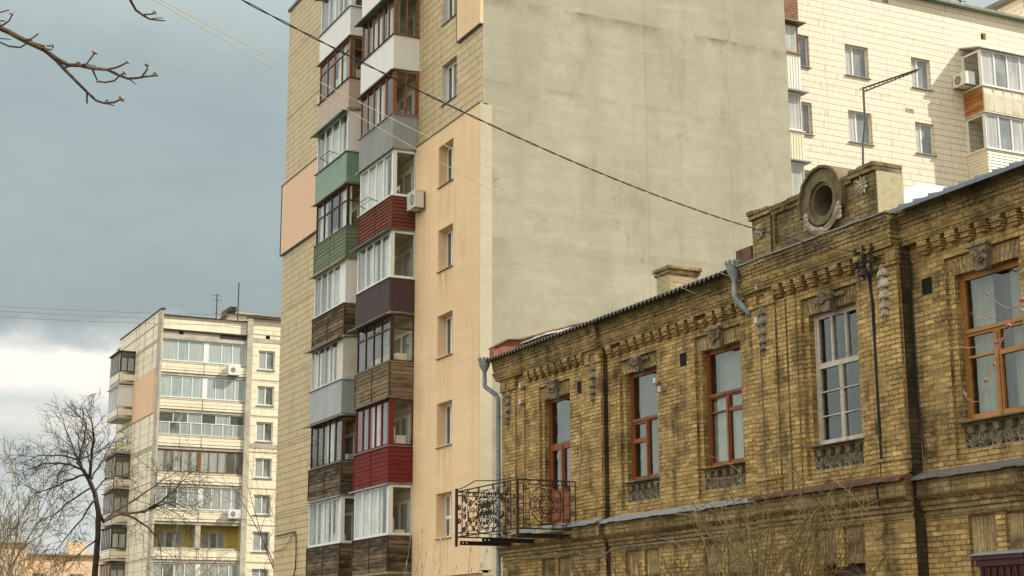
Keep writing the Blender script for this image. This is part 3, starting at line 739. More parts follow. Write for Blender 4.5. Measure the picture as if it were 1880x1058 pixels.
# sunlit pale roof plane standing behind the parapet
pm = MB()
pm.hexa([(18.75, 20.55, 8.95), (18.75, 22.3, 9.0), (20.2, 22.3, 9.86), (20.2, 20.55, 9.5), (18.75, 20.55, 8.98), (18.75, 22.3, 9.62), (19.55, 22.3, 10.08), (19.55, 20.55, 9.42)])
build('pale_roof_sheet', pm, 'roof_pale', house)
# far gable: red tin capping over a low firewall
gm = MB()
prof = [(17.62, 8.9), (17.62, 9.22), (18.0, 9.44), (18.4, 9.47), (19.1, 9.72), (19.9, 9.98), (24, 11.1), (24, 8.9)]
b0 = len(gm.v)
for x, z in prof: gm.v.append((x, 36.95, z))
for x, z in prof: gm.v.append((x, 37.25, z))
kk = len(prof); gm.f.append(tuple(range(kk))); gm.f.append(tuple(range(kk, 2*kk))[::-1])
for i in range(kk): gm.f.append((i, (i+1) % kk, kk+(i+1) % kk, kk+i))
build('gable_capping', gm, 'rust_red', house)
gm = MB()
for (xa, za), (xb, zb) in zip(prof[1:-2], prof[2:-1]):
    gm.hexa([(xa, 36.85, za), (xb, 36.85, zb), (xb, 37.33, zb), (xa, 37.33, za), (xa, 36.85, za+.03), (xb, 36.85, zb+.03), (xb, 37.33, zb+.03), (xa, 37.33, za+.03)])
build('gable_flashing', gm, 'rust', house)
gm = MB()
lo_ = [at_x(x, y, 18.45) for x, y in ((955, 645), (985, 632), (1010, 622), (1040, 610))]; hi_ = [at_x(x, y, 18.75) for x, y in ((955, 624.5), (985, 617), (1010, 609.5), (1038, 603))]
for i in range(3): gm.quad(lo_[i], lo_[i+1], hi_[i+1], hi_[i])
build('pale_upstand', gm, 'roof_pale', house)
gm = MB(); gm.tube([h_+Vector((0, 0, .015)) for h_ in [at_x(935, 628, 18.75)]+hi_], .03, 6); build('red_ridge_strip', gm, 'rust_red', house)
gm = MB(); gm.hexa([(18.35, 35.4, 9.36), (18.35, 36.9, 9.36), (22, 36.9, 10.45), (22, 35.4, 10.45), (18.35, 35.4, 9.39), (18.35, 36.9, 9.39), (22, 36.9, 10.48), (22, 35.4, 10.48)])
build('pale_roof_patch', gm, 'roof_pale', house)
# chimney
cmn = MB(); cmn.box(19.40, 20.19, 31.0, 31.6, 9.2, 10.16)
ch = build('chimney', cmn, 'brick_pale', house)
cc = MB(); cc.box(19.36, 20.23, 30.96, 31.64, 10.162, 10.25)
for i in range(9):
    x = 19.32+.106*i; cc.box(x, x+.1, 30.92, 31.68, 10.252+random.uniform(0, .008), 10.33+random.uniform(-.015, .015))
build('chimney_cap', cc, 'brick_soot', ch)
# dark flashing box where bay B meets the roof
fb = MB(); fb.box(17.8, 18.6, 25.36, 25.9, 8.9, 9.36); build('roof_flashing', fb, 'rust', house)
# --- parapet of bay B
pp = MB(); XP0, XP1 = 17.80, 18.36
def ped(y0, y1):
    pp.box(17.76, XP1, y0, y1, 8.93, 9.83)
    pp.hexa([(17.70, y0-.0, 9.832), (XP1+.0, y0-.0, 9.832), (XP1+.05, y1+.06, 9.832), (17.70, y1+.06, 9.832), (17.72, y0-.0, 9.93), (XP1+.0, y0-.0, 9.93), (XP1+.05, y1+.05, 9.93), (17.72, y1+.05, 9.93)])
    y = y0-.01
    while y < y1+.06:
        w = random.choice((.13, .24)); pp.box(17.68+random.uniform(0, .03), XP1+.01, y+.003, min(y+w, y1+.08), 9.932, 10.01+random.uniform(-.03, .012)); y += w
ped(24.62, 25.24); ped(21.38, 22.02)
YC, ZC, RO, RI = 22.92, 9.66, .62, .30
pp.box(XP0+.0, XP1-.02, 23.4, 24.62, 8.93, 9.78); pp.box(XP0, XP1-.02, 22.02, 22.45, 8.93, 9.78)
pp.box(XP0, XP1-.02, 22.45, 23.4, 8.93, 9.20)
for ya, yb in ((23.45, 24.56), (22.05, 22.4)):
    y = ya
    while y < yb:
        w = min(random.choice((.13, .26)), yb-y); pp.box(17.73+random.uniform(0, .02), XP1+.03, y+.003, y+w, 9.782, 9.87+random.uniform(-.01, .01)); pp.box(17.70+random.uniform(0, .03), XP1+.04, y+.003, y+w, 9.872, 9.96+random.uniform(-.02, .015)); y += w
for ya, yb in ((22.42, 22.5), (23.36, 23.44), (24.45, 24.5)): pp.box(17.74, XP0, ya, yb, 9.2, 9.78)
ec = MB(); ec.box(17.765, XP1-.002, 21.362, 21.379, 8.93, 9.828)
par = build('parapet', pp, 'brick_moss', house)
build('rendered_end', ec, 'buff_render', par)
rb = MB(); n = 40
def ring(x0, x1, r0, r1, a0=0, a1=360, jit=0):
    k = max(8, int(n*(a1-a0)/360))
    for i in range(k):
        a, b = rad(lerp(a0, a1, i/k)), rad(lerp(a0, a1, (i+1)/k)); j = random.uniform(-jit, jit)
        q = lambda r, t, x: (x, YC+r*math.cos(t), ZC+r*math.sin(t))
        rb.hexa([q(r0, a, x0+j), q(r0, b, x0+j), q(r0, b, x1), q(r0, a, x1), q(r1, a, x0+j), q(r1, b, x0+j), q(r1, b, x1), q(r1, a, x1)])
ring(17.72, XP1, .46, RO, -25, 205, .006); ring(17.76, XP1, .47, .56, 205, 335, .006)
ring(17.70, 17.9, .36, .46, jit=.008); ring(17.755, 18.2, RI, .36, jit=.006)
ring(17.66, XP1+.06, RO, RO+.05, -20, 200, .008)
ring(18.36, 18.75, .50, RO, 0, 180)
oc = build('oculus', rb, 'moss_render', par)
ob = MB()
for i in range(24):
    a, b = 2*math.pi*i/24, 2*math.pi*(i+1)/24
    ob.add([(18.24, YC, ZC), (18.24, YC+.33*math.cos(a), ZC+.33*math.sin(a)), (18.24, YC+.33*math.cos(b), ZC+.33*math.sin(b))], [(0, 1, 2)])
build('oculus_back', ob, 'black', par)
# garland swag under the ring and rosettes
sw = MB()
for i in range(24):
    t = i/23; a = lerp(rad(212), rad(318), t); r = .545; y = YC+r*math.cos(a); z = ZC+r*math.sin(a)-.03
    tang = Vector((0, -math.sin(a), math.cos(a)))*(1 if t > .5 else -1)
    for s in (-1, 0, 1):
        sw.leaf((17.72, y, z), tang+Vector((-.35, 0, 0))+Vector((0, math.cos(a), math.sin(a)))*s*.8, .11, .06, .04, (-1, 0, 0))
    sw.blob((17.72, y, z), .042, n=6, mrows=4)
for s in (-1, 1):
    for k in range(4):
        for j in (-1, 0, 1): sw.leaf((17.74, YC+s*.50+j*.02, ZC-.12-.085*k), Vector((-.3, j*.5, -1)), .12, .07, .03, (-1, 0, 0))
build('swag', sw, 'stone_pale', par)
def rosette(y, z, r):
    q = MB()
    for ringi, (rr, nn) in enumerate(((r, 9), (r*.62, 7))):
        for i in range(nn):
            a = 2*math.pi*i/nn+ringi*.3; q.leaf((17.745-.02*ringi, y, z), Vector((-.25-.2*ringi, math.cos(a), math.sin(a))), rr*random.uniform(.85, 1.1), rr*.42, .03, (-1, 0, 0))
    q.blob((17.71, y, z), r*.22, n=7, mrows=4)
    build('rosette', q, 'stone_pale', par)
rosette(21.72, 9.63, .19); rosette(24.92, 9.55, .18)
pz = MB()
k = 14
for i in range(k):
    a, b = lerp(20.9, 25.4, i/k), lerp(20.9, 25.4, (i+1)/k); dz = random.uniform(-.012, .012)
    pz.hexa([(17.46, a, 8.90+dz), (17.46, b, 8.90+dz), (17.80, b, 8.975), (17.80, a, 8.975), (17.46, a, 8.92+dz), (17.46, b, 8.92+dz), (17.80, b, 8.995), (17.80, a, 8.995)])
build('parapet_flashing', pz, 'zinc', par)
# --- downpipes with crown hoppers
def hopper(c, parent):
    q = MB(); c = Vector(c)
    q.lathe(c, [(.05, -.36), (.055, -.2), (.13, -.06), (.15, 0), (.15, .06), (.165, .08), (.16, .10)], 14)
    for i in range(12):
        a = 2*math.pi*i/12; p = c+Vector((.16*math.cos(a), .16*math.sin(a), .09)); d = Vector((math.cos(a)*.35, math.sin(a)*.35, 1))
        q.leaf(p, d, .11, .075, .006, Vector((math.cos(a), math.sin(a), 0)))
    q.lathe(c+Vector((0, 0, .15)), [(.178, -.01), (.186, 0), (.178, .012)], 14)
    build('hopper', q, 'pipe', parent, True)
d1 = MB(); d1.tube([(17.50, 37.30, 8.46), (17.50, 37.30, 8.26), (17.52, 37.28, 8.20), (17.76, 37.12, 7.98), (17.80, 37.09, 7.88), (17.80, 37.08, 3.0), (17.80, 37.08, .2)], .062, 10)
for z in (7.4, 5.9, 4.6, 3.4): d1.lathe((17.80, 37.08, z), [(.062, -.02), (.072, -.02), (.072, .02), (.062, .02)], 10)
dp = build('downpipe', d1, 'pipe', house, True); hopper((17.50, 37.30, 8.80), dp)
q = MB()
q.leaf((17.38, 37.33, 8.9), (0, 0, 1), .2, .06, .02, (-1, 0, 0)); build('finial', q, 'pipe', dp)
d2 = MB(); d2.tube([(17.55, 25.62, 8.58), (17.55, 25.62, 8.36), (17.57, 25.6, 8.28), (17.74, 25.44, 8.0), (17.80, 25.40, 7.92)], .062, 10)
d2.tube([(17.86, 25.40, 7.90), (17.88, 25.40, 6.2), (17.88, 25.40, 4.42)], .04, 8)
for z in (7.0, 5.7): d2.lathe((17.88, 25.40, z), [(.04, -.015), (.055, -.015), (.055, .015), (.04, .015)], 8)
dp2 = build('downpipe', d2, 'pipe', house, True); hopper((17.55, 25.62, 8.88), dp2)
# --- wrought-iron balcony
bal = MB()
def bar(p, q, r=.012, n=5): bal.tube([p, q], r, n)
def scrollwork(P, u0, u1, v0, v1, dense):
    """P(u,v) -> point in the panel plane"""
    w, h = u1-u0, v1-v0; uc, vc = (u0+u1)/2, (v0+v1)/2; r_ = .013
    for f in (0, .09, .91, 1): bal.tube([P(u0, lerp(v0, v1, f)), P(u1, lerp(v0, v1, f))], .010 if f not in (0, 1) else .018, 5)
    for f in (.0, .10, .90, 1): bal.tube([P(lerp(u0, u1, f), v0), P(lerp(u0, u1, f), v1)], .014, 5)
    def circ(u, v, ru, rv, n=20, rr=.013): bal.tube([P(u+ru*math.cos(2*math.pi*i/n), v+rv*math.sin(2*math.pi*i/n)) for i in range(n+1)], rr, 5, cap=False)
    def spiral(u, v, r, turns, a0, sg, rr=r_):
        n = int(14*turns); bal.tube([P(u+r*(1-.8*i/n)*math.cos(a0+sg*2*math.pi*turns*i/n), v+r*(1-.8*i/n)*math.sin(a0+sg*2*math.pi*turns*i/n)) for i in range(n+1)], rr, 5)
    def arc(u, v, ru, rv, a0, a1, n=14, rr=r_): bal.tube([P(u+ru*math.cos(lerp(a0, a1, i/n)), v+rv*math.sin(lerp(a0, a1, i/n))) for i in range(n+1)], rr, 5)
    R = h*.40
    arc(uc, vc, R*.95, R, rad(25), rad(155)); arc(uc, vc, R*.95, R, rad(205), rad(335))
    arc(uc, vc, R*.95, R, rad(-20), rad(20)); arc(uc, vc, R*.95, R, rad(160), rad(200))
    circ(uc, vc, R*.42, R*.46)
    for s in (-1, 1):
        for t in (-1, 1):
            spiral(uc+s*R*.34, vc+t*R*.30, R*.24, 1.6, rad(90*t), s*t); spiral(uc+s*R*.72, vc+t*R*.26, R*.17, 1.4, rad(-90*t), -s*t)
            spiral(u0+w*(.5+s*.36), vc+t*h*.34, h*.062, 1.5, 0, s*t); spiral(uc+s*R*.2, vc+t*R*.72, R*.15, 1.4, rad(180), s)
            if dense:
                spiral(uc+s*w*.27, vc+t*h*.17, h*.075, 1.7, rad(45), s*t); spiral(uc+s*w*.20, vc+t*h*.36, h*.07, 1.5, rad(200), -s*t)
                spiral(uc+s*w*.36, vc+t*h*.08, h*.07, 1.6, rad(120), s); bal.tube([P(uc+s*w*.1, vc+t*h*.1), P(uc+s*w*.40, vc+t*h*.40)], .010, 5)
                for q_ in range(3): bal.blob(P(uc+s*w*(.07+.09*q_), vc+t*h*(.05+.09*q_)), .034, n=6, mrows=4)
                circ(uc+s*w*.33, vc+t*h*.25, .035, .06, 12); circ(uc+s*w*.16, vc+t*h*.28, .03, .055, 12); spiral(uc+s*.1, vc+t*.1, .09, 1.8, rad(60), s)
        for v in (vc-h*.15, vc+h*.15): circ(u0+w*(.5+s*.45), v, h*.035, h*.05, 12)
    for f in (.2, .38, .62, .8):
        circ(lerp(u0, u1, f), v1-h*.045, .035, h*.042, 12); circ(lerp(u0, u1, f), v0+h*.045, .035, h*.042, 12)
    for f in (-.5, .5): bal.tube([P(uc+f*R*2, v0+h*.1), P(uc+f*R*2, v1-h*.1)], .008, 5)
    bal.tube([P(uc-w*.45, vc), P(uc-R, vc)], .008, 5); bal.tube([P(uc+R, vc), P(uc+w*.45, vc)], .008, 5)
XO, YN_, YF_ = 16.31, 32.96, 36.42
scrollwork(lambda u, v: (XO, u, v), YN_, YF_, 4.19, 5.32, True)
scrollwork(lambda u, v: (u, YN_, v), XO, 17.84, 4.19, 5.32, False)
scrollwork(lambda u, v: (u, YF_, v), XO, 17.84, 4.19, 5.32, False)
# bent top rail lifting towards one end
bal.tube([(XO, YN_, 5.36), (XO, 34.2, 5.40), (XO, 35.3, 5.50), (XO, 35.9, 5.40), (XO, YF_, 5.36)], .013, 5)
balc = build('balcony_railing', bal, 'iron', house)
po = MB(); po.box(XO-.03, XO+.03, YN_-.03, YN_+.03, 4.0, 5.34); po.cut(); po.box(XO-.03, XO+.03, YF_-.03, YF_+.03, 3.95, 5.40)
pieces('railing_post', po, 'iron_post', balc)
ib = MB()
for y in (33.0, 34.9, 36.2):
    h = .10; z = 3.98; ib.cut()
    ib.box(XO+.0, 17.9, y-.05, y+.05, z, z+.012); ib.box(XO, 17.9, y-.05, y+.05, z+h-.012, z+h)
    ib.plate(PY(y-.006), XO, 17.9, z+.012, z+h-.012, [(XO+.07, XO+.10, z+.04, z+.07), (XO+.17, XO+.20, z+.04, z+.07)], 0, .012)
pieces('steel_beam', ib, 'iron', balc)
st = MB(); st.box(17.35, 17.9, 33.3, 34.3, 4.16, 4.26); build('door_step', st, 'stone_pale', house)
# --- wall cables
cb = MB()
pts = [at_x(925, 1040, 17.70), at_x(962, 1026, 17.70), at_x(1020, 1022, 17.72), at_x(1060, 1013, 17.72), at_x(1082, 1022, 17.72), at_x(1106, 1022, 17.72), at_x(1122, 1010, 17.8), at_x(1145, 1004, 17.85), at_x(1290, 990, 17.85), at_x(1370, 978, 17.8)]
cb.tube(pts, .022, 6); build('wall_conduit', cb, 'cable_grey', house)
cb = MB()
def wobble(pts, k=4, j=.012):
    out = []
    for a, b in zip(pts, pts[1:]):
        for i in range(k): out.append(a.lerp(b, i/k)+Vector((0, random.uniform(-j, j), 0)))
    return out+[pts[-1]]
cb.tube(wobble([at_x(1594, 500, XB-.07), at_x(1601, 560, XB-.07), at_x(1607, 660, XB-.07), at_x(1614, 780, XB-.07), at_x(1619, 880, XB-.07), at_x(1609, 893, XB-.31), at_x(1615, 930, XB-.25)]), .022, 6)
cb.tube(wobble([at_x(1598, 500, XB-.06), at_x(1604, 560, XB-.06), at_x(1609, 660, XB-.06), at_x(1616, 780, XB-.06), at_x(1620, 885, XB-.06)]), .012, 5)
cb.tube(wobble([at_x(1672, 480, X2-.05), at_x(1676, 600, X2-.05), at_x(1684, 720, X2-.05), at_x(1698, 840, X2-.05)]), .016, 5)
cb.tube(wobble([at_x(1612, 495, XB-.06), at_x(1640, 478, XB-.1), at_x(1655, 474, XB-.1), at_x(1672, 478, X2-.05)]), .012, 5)
build('wall_cable', cb, 'cable', house)
cb = MB(); cb.tube(wobble([at_x(1392, 560, XB-.08), at_x(1398, 690, XB-.07), at_x(1403, 800, XB-.07), at_x(1408, 900, XB-.07)]), .010, 5)
cb.tube(wobble([at_x(1048, 767, XA-.02), at_x(1064, 762, XA-.02), at_x(1066, 820, XA-.02), at_x(1064, 890, XA-.02)]), .007, 5)
build('thin_wall_cable', cb, 'cable_grey', house)
# insulators on the wall
for (x, y, X) in ((1390, 527, XB-.16), (1388, 590, XB-.14), (1202, 700, X2-.1), (1211, 716, X2-.1), (955, 709, XA-.1), (955, 738, XA-.1)):
    im = MB(); hm = MB(); p = at_x(x, y, X); im.lathe(p, [(.0, .075), (.035, .07), (.04, .03), (.03, .01), (.045, -.02), (.045, -.055), (.0, -.06)], 10)
    hm.tube([p+Vector((0, -.0, -.05)), p+Vector((.0, -.06, -.11)), p+Vector((.06, -.1, -.06)), p+Vector((.16, -.1, 0))], .012, 5)
    ins = build('insulator', im, 'porcelain', house, True); build('hook', hm, 'iron', ins)

# power-line bracket where the cables land
br = thing('cable_bracket', 'black iron bracket with tangled cable ends and insulators on the brick wall', 'bracket', at_x(1594, 490, XB))
b = MB(); c0 = at_x(1594, 480, XB-.1)
for dz in (-.22, .0, .2): b.tube([c0+Vector((.12, -.25, dz)), c0+Vector((-.03, -.25, dz)), c0+Vector((-.03, .25, dz)), c0+Vector((.12, .25, dz))], .016, 6)
b.tube([c0+Vector((-.03, .1, -.32)), c0+Vector((-.03, .1, .3))], .02, 6); b.tube([c0+Vector((-.03, -.1, -.3)), c0+Vector((-.03, -.1, .26))], .02, 6)
build('bracket_frame', b, 'iron', br)
b = MB()
for dy, dz in ((.22, .22), (-.22, .22), (.24, -.02), (-.24, -.02), (.0, .26), (.0, -.2)):
    b.cut(); b.lathe(c0+Vector((-.08, dy, dz)), [(0, .06), (.04, .05), (.045, .01), (.03, -.01), (.05, -.04), (.045, -.07), (0, -.075)], 9)
pieces('insulator', b, 'cable', br, True)
b = MB()
for i in range(9):
    p = c0+Vector((-.08, random.uniform(-.2, .2), random.uniform(-.2, .25))); q_ = c0+Vector((-.08, random.uniform(-.25, .25), random.uniform(-.5, -.1)))
    mid = (p+q_)/2+Vector((-.05, random.uniform(-.3, .3), random.uniform(-.35, .1))); b.tube([p.lerp(mid, t)*(1-t)+mid.lerp(q_, t)*t for t in [k/8 for k in range(9)]], .008, 5)
build('loose_wire', b, 'cable', br)

# =================================================================== NINE-STOREY TOWER
tower = thing('apartment_tower', 'nine-storey tower with patched balconies, peach insulation and a blank grey end wall', 'apartment block', (26, 52, 0))
XT, YT0, YT1, XTR, ZT = 20.0, 42.75, 62.95, 31.82, 28.9
FL = 2.862; Z0 = 3.85
tw_win = []
for k in range(-1, 8):
    top = 6.21+2.872*k; tw_win.append((44.80, 46.02, top-1.42, top))
mb = MB(); mb.plate(PX(XT), YT0, YT1, 0, ZT, tw_win, 0, .26, back=False, rim=False)
mb.quad((XT, YT1, 0), (XTR, YT1, 0), (XTR, YT1, ZT), (XT, YT1, ZT)); mb.quad((XT, YT0, ZT), (XTR, YT0, ZT), (XTR, YT1, ZT), (XT, YT1, ZT)); mb.quad((XTR, YT0, 0), (XTR, YT1, 0), (XTR, YT1, ZT), (XTR, YT0, ZT))
build('tiled_wall', mb, 'tile', tower)
mb = MB(); mb.quad((XT, YT0, 0), (XTR, YT0, 0), (XTR, YT0, ZT), (XT, YT0, ZT)); build('blank_end_wall', mb, 'blank', tower)
mb = MB(); mb.box(XT-.02, XT+.30, YT0-.02, YT0-.001, 3.7, 18.2); mb.box(XT-.105, XT-.0, YT0-.021, YT0-.001, 3.7, 18.24); build('render_edge', mb, 'strip', tower)
# peach insulation, proud of the tiles
mb = MB(); ins_w = [(w[0]+.012, w[1]-.012, w[2]+.03, w[3]-.012) for w in tw_win if w[3] < 18.2]
mb.plate(PX(XT-.10), YT0, 47.97, 3.62, 18.24, ins_w, 0, .29, back=False)
mb.cut(); mb.plate(PX(XT-.10), YT0, 44.58, 20.93, ZT-.6, [], 0, .10, back=False)
mb.cut(); mb.plate(PX(XT-.10), 56.02, YT1+.12, 17.80, 20.85, [], 0, .10, back=False)
mb.box(XT-.1, XT+2, YT1, YT1+.12, 17.8, 20.85)
pcs = pieces('insulation_render', mb, 'peach', tower); pcs[2].data.materials[0] = MT['peach_far']; pcs[2]['label'] = 'pinker insulation patch near the far edge of the tower'
mb = MB()
for a, b_, z in ((YT0-.01, 47.98, 18.245), (56.0, YT1+.14, 20.855)): mb.cut().box(XT-.13, XT, a, b_, z, z+.03)
mb.cut().box(XT-.12, XT, 56.0, YT1+.14, 17.76, 17.797); mb.cut().box(XT-.12, XT, YT0-.01, 44.6, 20.89, 20.927); mb.box(XT-.115, XT, 44.585, 44.61, 20.93, ZT-.6)
pieces('insulation_trim', mb, 'zinc_dark', tower)
mb = MB(); mb.box(XT-.16, XT, YT0-.1, 47.98, 0, 3.47); mb.box(XT, 21.0, YT0-.10, YT0, 0, 3.47); build('plinth', mb, 'brick_base', tower)
mb = MB(); mb.hexa([(XT-.2, YT0-.13, 3.472), (XT+1.0, YT0-.13, 3.472), (XT+1.0, 47.98, 3.472), (XT-.2, 47.98, 3.472), (XT-.2, YT0-.13, 3.53), (XT+1, YT0-.13, 3.53), (XT+1, 47.98, 3.6), (XT-.2, 47.98, 3.53)])
build('plinth_ledge', mb, 'frame_peel', tower)
mb = MB(); mb.box(XT-.08, XTR+.1, YT0-.08, YT1+.08, ZT, ZT+.12); build('roof_edge', mb, 'green_tin', tower)
# panel joints
mb = MB()
for k in range(9): mb.cut().box(XT-.006, XT, 47.98, YT1, Z0+FL*k-.02, Z0+FL*k+.012)
for y in (48.0-.35,): mb.cut().box(XT-.006, XT, y, y+.025, 18.3, ZT)
pieces('panel_joint', mb, 'concrete', tower)
for i, (a, b_, z0, z1) in enumerate(tw_win):
    ins = z1 < 18.2
    P = PX(XT+.20); fr = MB(); c = a+.78
    panes = [(a+.09, c-.055, z0+.10, z1-.10), (c+.055, b_-.10, z0+.10, z1-.10)] if i != 1 else [(a+.07, c-.045, z0+.08, z0+.62), (a+.07, c-.045, z0+.72, z1-.08), (c+.055, b_-.10, z0+.10, z0+.62), (c+.055, b_-.10, z0+.72, z1-.10)]
    fr.plate(P, a, b_, z0, z1, panes, 0, .06, rim=False)
    wo = build('window', fr, 'pvc', tower); gm = MB()
    for p in panes: gm.quad(P(p[0], p[2], .03), P(p[1], p[2], .03), P(p[1], p[3], .03), P(p[0], p[3], .03))
    build('pane', gm, 'pane_tower', wo)
    sm = MB(); d = -.16 if ins else -.05
    sm.hexa([PX(XT)(a-.02, z0-.03, d), PX(XT)(b_+.02, z0-.03, d), PX(XT)(b_+.02, z0+.015, .2), PX(XT)(a-.02, z0+.015, .2), PX(XT)(a-.02, z0-.01, d), PX(XT)(b_+.02, z0-.01, d), PX(XT)(b_+.02, z0+.03, .2), PX(XT)(a-.02, z0+.03, .2)])
    build('sill', sm, 'zinc_dark', wo)
    if not ins:
        rv = MB(); rv.quad(PX(XT)(b_-.002, z0, .0), PX(XT)(b_-.002, z0, .2), PX(XT)(b_-.002, z1, .2), PX(XT)(b_-.002, z1, 0)); build('reveal', rv, 'pvc_dirty', wo)

def clad(kind, X, y0, y1, z0, z1, mb, trim):
    """parapet cladding on the front (plane X), the near side (plane y0) and the far side"""
    faces = [(PX(X), y0, y1, 1), (PY(y0), X, XT, 1), (PY(y1, -1), X, XT, 1)]
    for P, a, b, _ in faces:
        mb.plate(P, a, b, z0, z1, [], .012, .05)
        if kind == 'boards' or kind == 'siding':
            z = z0; hh = .145 if kind == 'boards' else .125
            while z < z1-.03:
                e = min(z+hh-.022, z1); j = random.uniform(-.012, .006)
                if kind == 'boards': mb.pbox(P, a+.002, b-.002, z, e, j-.006, .011)
                else: mb.hexa([P(a, z, -.022), P(b, z, -.022), P(b, z, .011), P(a, z, .011), P(a, e, -.002), P(b, e, -.002), P(b, e, .011), P(a, e, .011)])
                z += hh
        elif kind == 'ribbed':
            u = a+.03
            while u < b-.05:
                mb.hexa([P(u, z0, .011), P(u+.055, z0, .011), P(u+.055, z1, .011), P(u, z1, .011), P(u+.012, z0, -.014), P(u+.043, z0, -.014), P(u+.043, z1, -.014), P(u+.012, z1, -.014)])
                u += .115
        else:
            u = a
            while u < b-.1:
                w = min(.8, b-u); mb.pbox(P, u+.002, u+w-.002, z0, z1, -.006, .011); u += w
    if trim is not None:
        for u in (y0, (y0+y1)/2-.02, y1-.045): trim.cut().pbox(PX(X), u, u+.045, z0, z1, -.035, -.006)
        trim.cut().pbox(PY(y0), X-.035, X+.02, z0, z1, -.03, -.006)

def balcony(y0, y1, k, X, cl, cmat, gl, npan, fmat, side, canopy, top=1.15, transom=None, corner=.08, blank=0, smat=None, trim=None, sill='zinc', glassmat='glass', pane_open=None):
    z0 = Z0+FL*k; zp = z0+top; z1 = z0+FL-.06
    mb = MB(); mb.box(X+.02, XT+.02, y0+.02, y1-.02, z0-.06, z0+.10)
    root = build('balcony', mb, 'concrete', tower)
    m1 = MB(); t1 = MB() if trim else None
    clad(cl, X, y0, y1, z0+.02, zp, m1, t1); build('parapet', m1, cmat, root)
    if trim: pieces('batten', t1, trim, root)
    sm = MB(); sm.hexa([(X-.06, y0-.05, zp), (XT, y0-.05, zp), (XT, y1+.05, zp), (X-.06, y1+.05, zp), (X-.06, y0-.05, zp+.02), (XT, y0-.05, zp+.02), (XT, y1+.05, zp+.04), (X-.06, y1+.05, zp+.02)])
    build('ledge', sm, sill, root)
    if gl is None: return root
    zg = zp+.035
    fr = MB(); gm = MB(); F = PX(X+.03); Sd = PY(y0+.03); Sf = PY(y1-.03, -1)
    bw = .055 if fmat.startswith('frame') else .07
    # front: blank > 0 leaves a solid panel next to the near corner
    a, b = y0+.03+corner+blank, y1-.03-bw
    ho = []; w = (b-a)/npan
    for i in range(npan):
        p0, p1 = a+w*i+(bw/2 if i else 0), a+w*(i+1)-(bw/2 if i < npan-1 else 0)
        if transom: ho += [(p0, p1, zg+bw, z1-transom-bw/2), (p0, p1, z1-transom+bw/2, z1-bw)]
        else: ho.append((p0, p1, zg+bw, z1-bw))
    fr.plate(F, y0+.03, y1-.03, zg, z1, ho, 0, .06)
    for h in ho: gm.quad(F(h[0], h[2], .03), F(h[1], h[2], .03), F(h[1], h[3], .03), F(h[0], h[3], .03))
    # near side
    a, b = X+.09+corner*.6, XT-.12; sh = []; gs = MB()
    if side > 0:
        w = (b-a)/side
        for i in range(side):
            p0, p1 = a+w*i+(bw/2 if i else 0), a+w*(i+1)-(bw/2 if i < side-1 else 0)
            if transom: sh += [(p0, p1, zg+bw, z1-transom-bw/2), (p0, p1, z1-transom+bw/2, z1-bw)]
            else: sh.append((p0, p1, zg+bw, z1-bw))
    fr.plate(Sd, X+.09, XT, zg, z1, sh, 0, .06)
    if side == 0:
        fr.pbox(Sd, X+.2, XT-.12, zg+.05, z1-.05, -.012, 0)
    for h in sh: gs.quad(Sd(h[0], h[2], .03), Sd(h[1], h[2], .03), Sd(h[1], h[3], .03), Sd(h[0], h[3], .03))
    fr.plate(Sf, X+.09, XT, zg, z1, [], 0, .06)
    build('window_frame', fr, fmat, root)
    build('front_pane', gm, glassmat, root)
    if sh: build('side_pane', gs, 'glass', root)
    # what shows through the glass: flat door and window on the house wall
    dm_ = MB(); P = PX(XT-.03); a = y0+.5
    dm_.plate(P, a, a+1.9, z0+.12, z0+2.35, [(a+.07, a+.72, z0+.9, z0+2.27), (a+.85, a+1.83, z0+.95, z0+2.27)], 0, .03)
    build('inner_window', dm_, 'pvc_dirty', root)
    gm = MB(); gm.quad(P(a+.05, z0+.85, .02), P(a+1.85, z0+.85, .02), P(a+1.85, z0+2.3, .02), P(a+.05, z0+2.3, .02)); build('inner_pane', gm, 'pane_tower', root)
    lows_ = [h for h in ho if h[2] < zg+.3]
    for h in lows_:
        r0 = random.random()
        if r0 < .30: continue
        cu = MB(); w_ = h[1]-h[0]; zt_ = z1-.05
        if r0 < .62: curtain(cu, X+.20, h[0]-.05, h[1]+.05, zg+.03, zt_, .02, 14, .17); mt_ = 'curtain'
        elif r0 < .84: curtain(cu, X+.24, h[0]-.05, h[1]+.05, zg+.03, zt_, .02, 14, .2); mt_ = 'curtain_dim'
        else: curtain(cu, X+.3, h[0]-.1, h[1]+.1, zg, zg+random.uniform(.3, .8), .01, 6, .5); mt_ = random.choice(('room_warm', 'cloth_pale', 'wood_old'))
        build('curtain', cu, mt_, root)
    if side:
        cl_ = MB(); x_ = XT-.45; z_ = zg
        cl_.box(x_-.2, x_+.15, y0+.12, y0+.5, z0+.1, z_+random.uniform(.05, .45)); cl_.box(x_-.3, x_-.22, y0+.15, y0+.4, z0+.1, z_+random.uniform(.0, .7))
        build('stored_box', cl_, random.choice(('cloth_pale', 'wood_old', 'pvc_dirty', 'greyblue_panel')), root)
    if canopy:
        cmt, ov, dz = canopy; c = MB(); zc = z1+.03
        c.hexa([(X-ov, y0-.05, zc-dz), (XT, y0-.03, zc+.05), (XT, y1+.08, zc+.05), (X-ov, y1+.22, zc-dz), (X-ov, y0-.05, zc-dz+.018), (XT, y0-.03, zc+.068), (XT, y1+.08, zc+.068), (X-ov, y1+.22, zc-dz+.018)])
        c.box(X-ov-.004, X-ov+.014, y0-.05, y1+.22, zc-dz-.03, zc-dz+.02)
        build('canopy', c, cmt, root)
    return root
XO_ = 19.05; NA, NB = 48.0, 51.22; FA, FB = 52.50, 55.98
D = MT
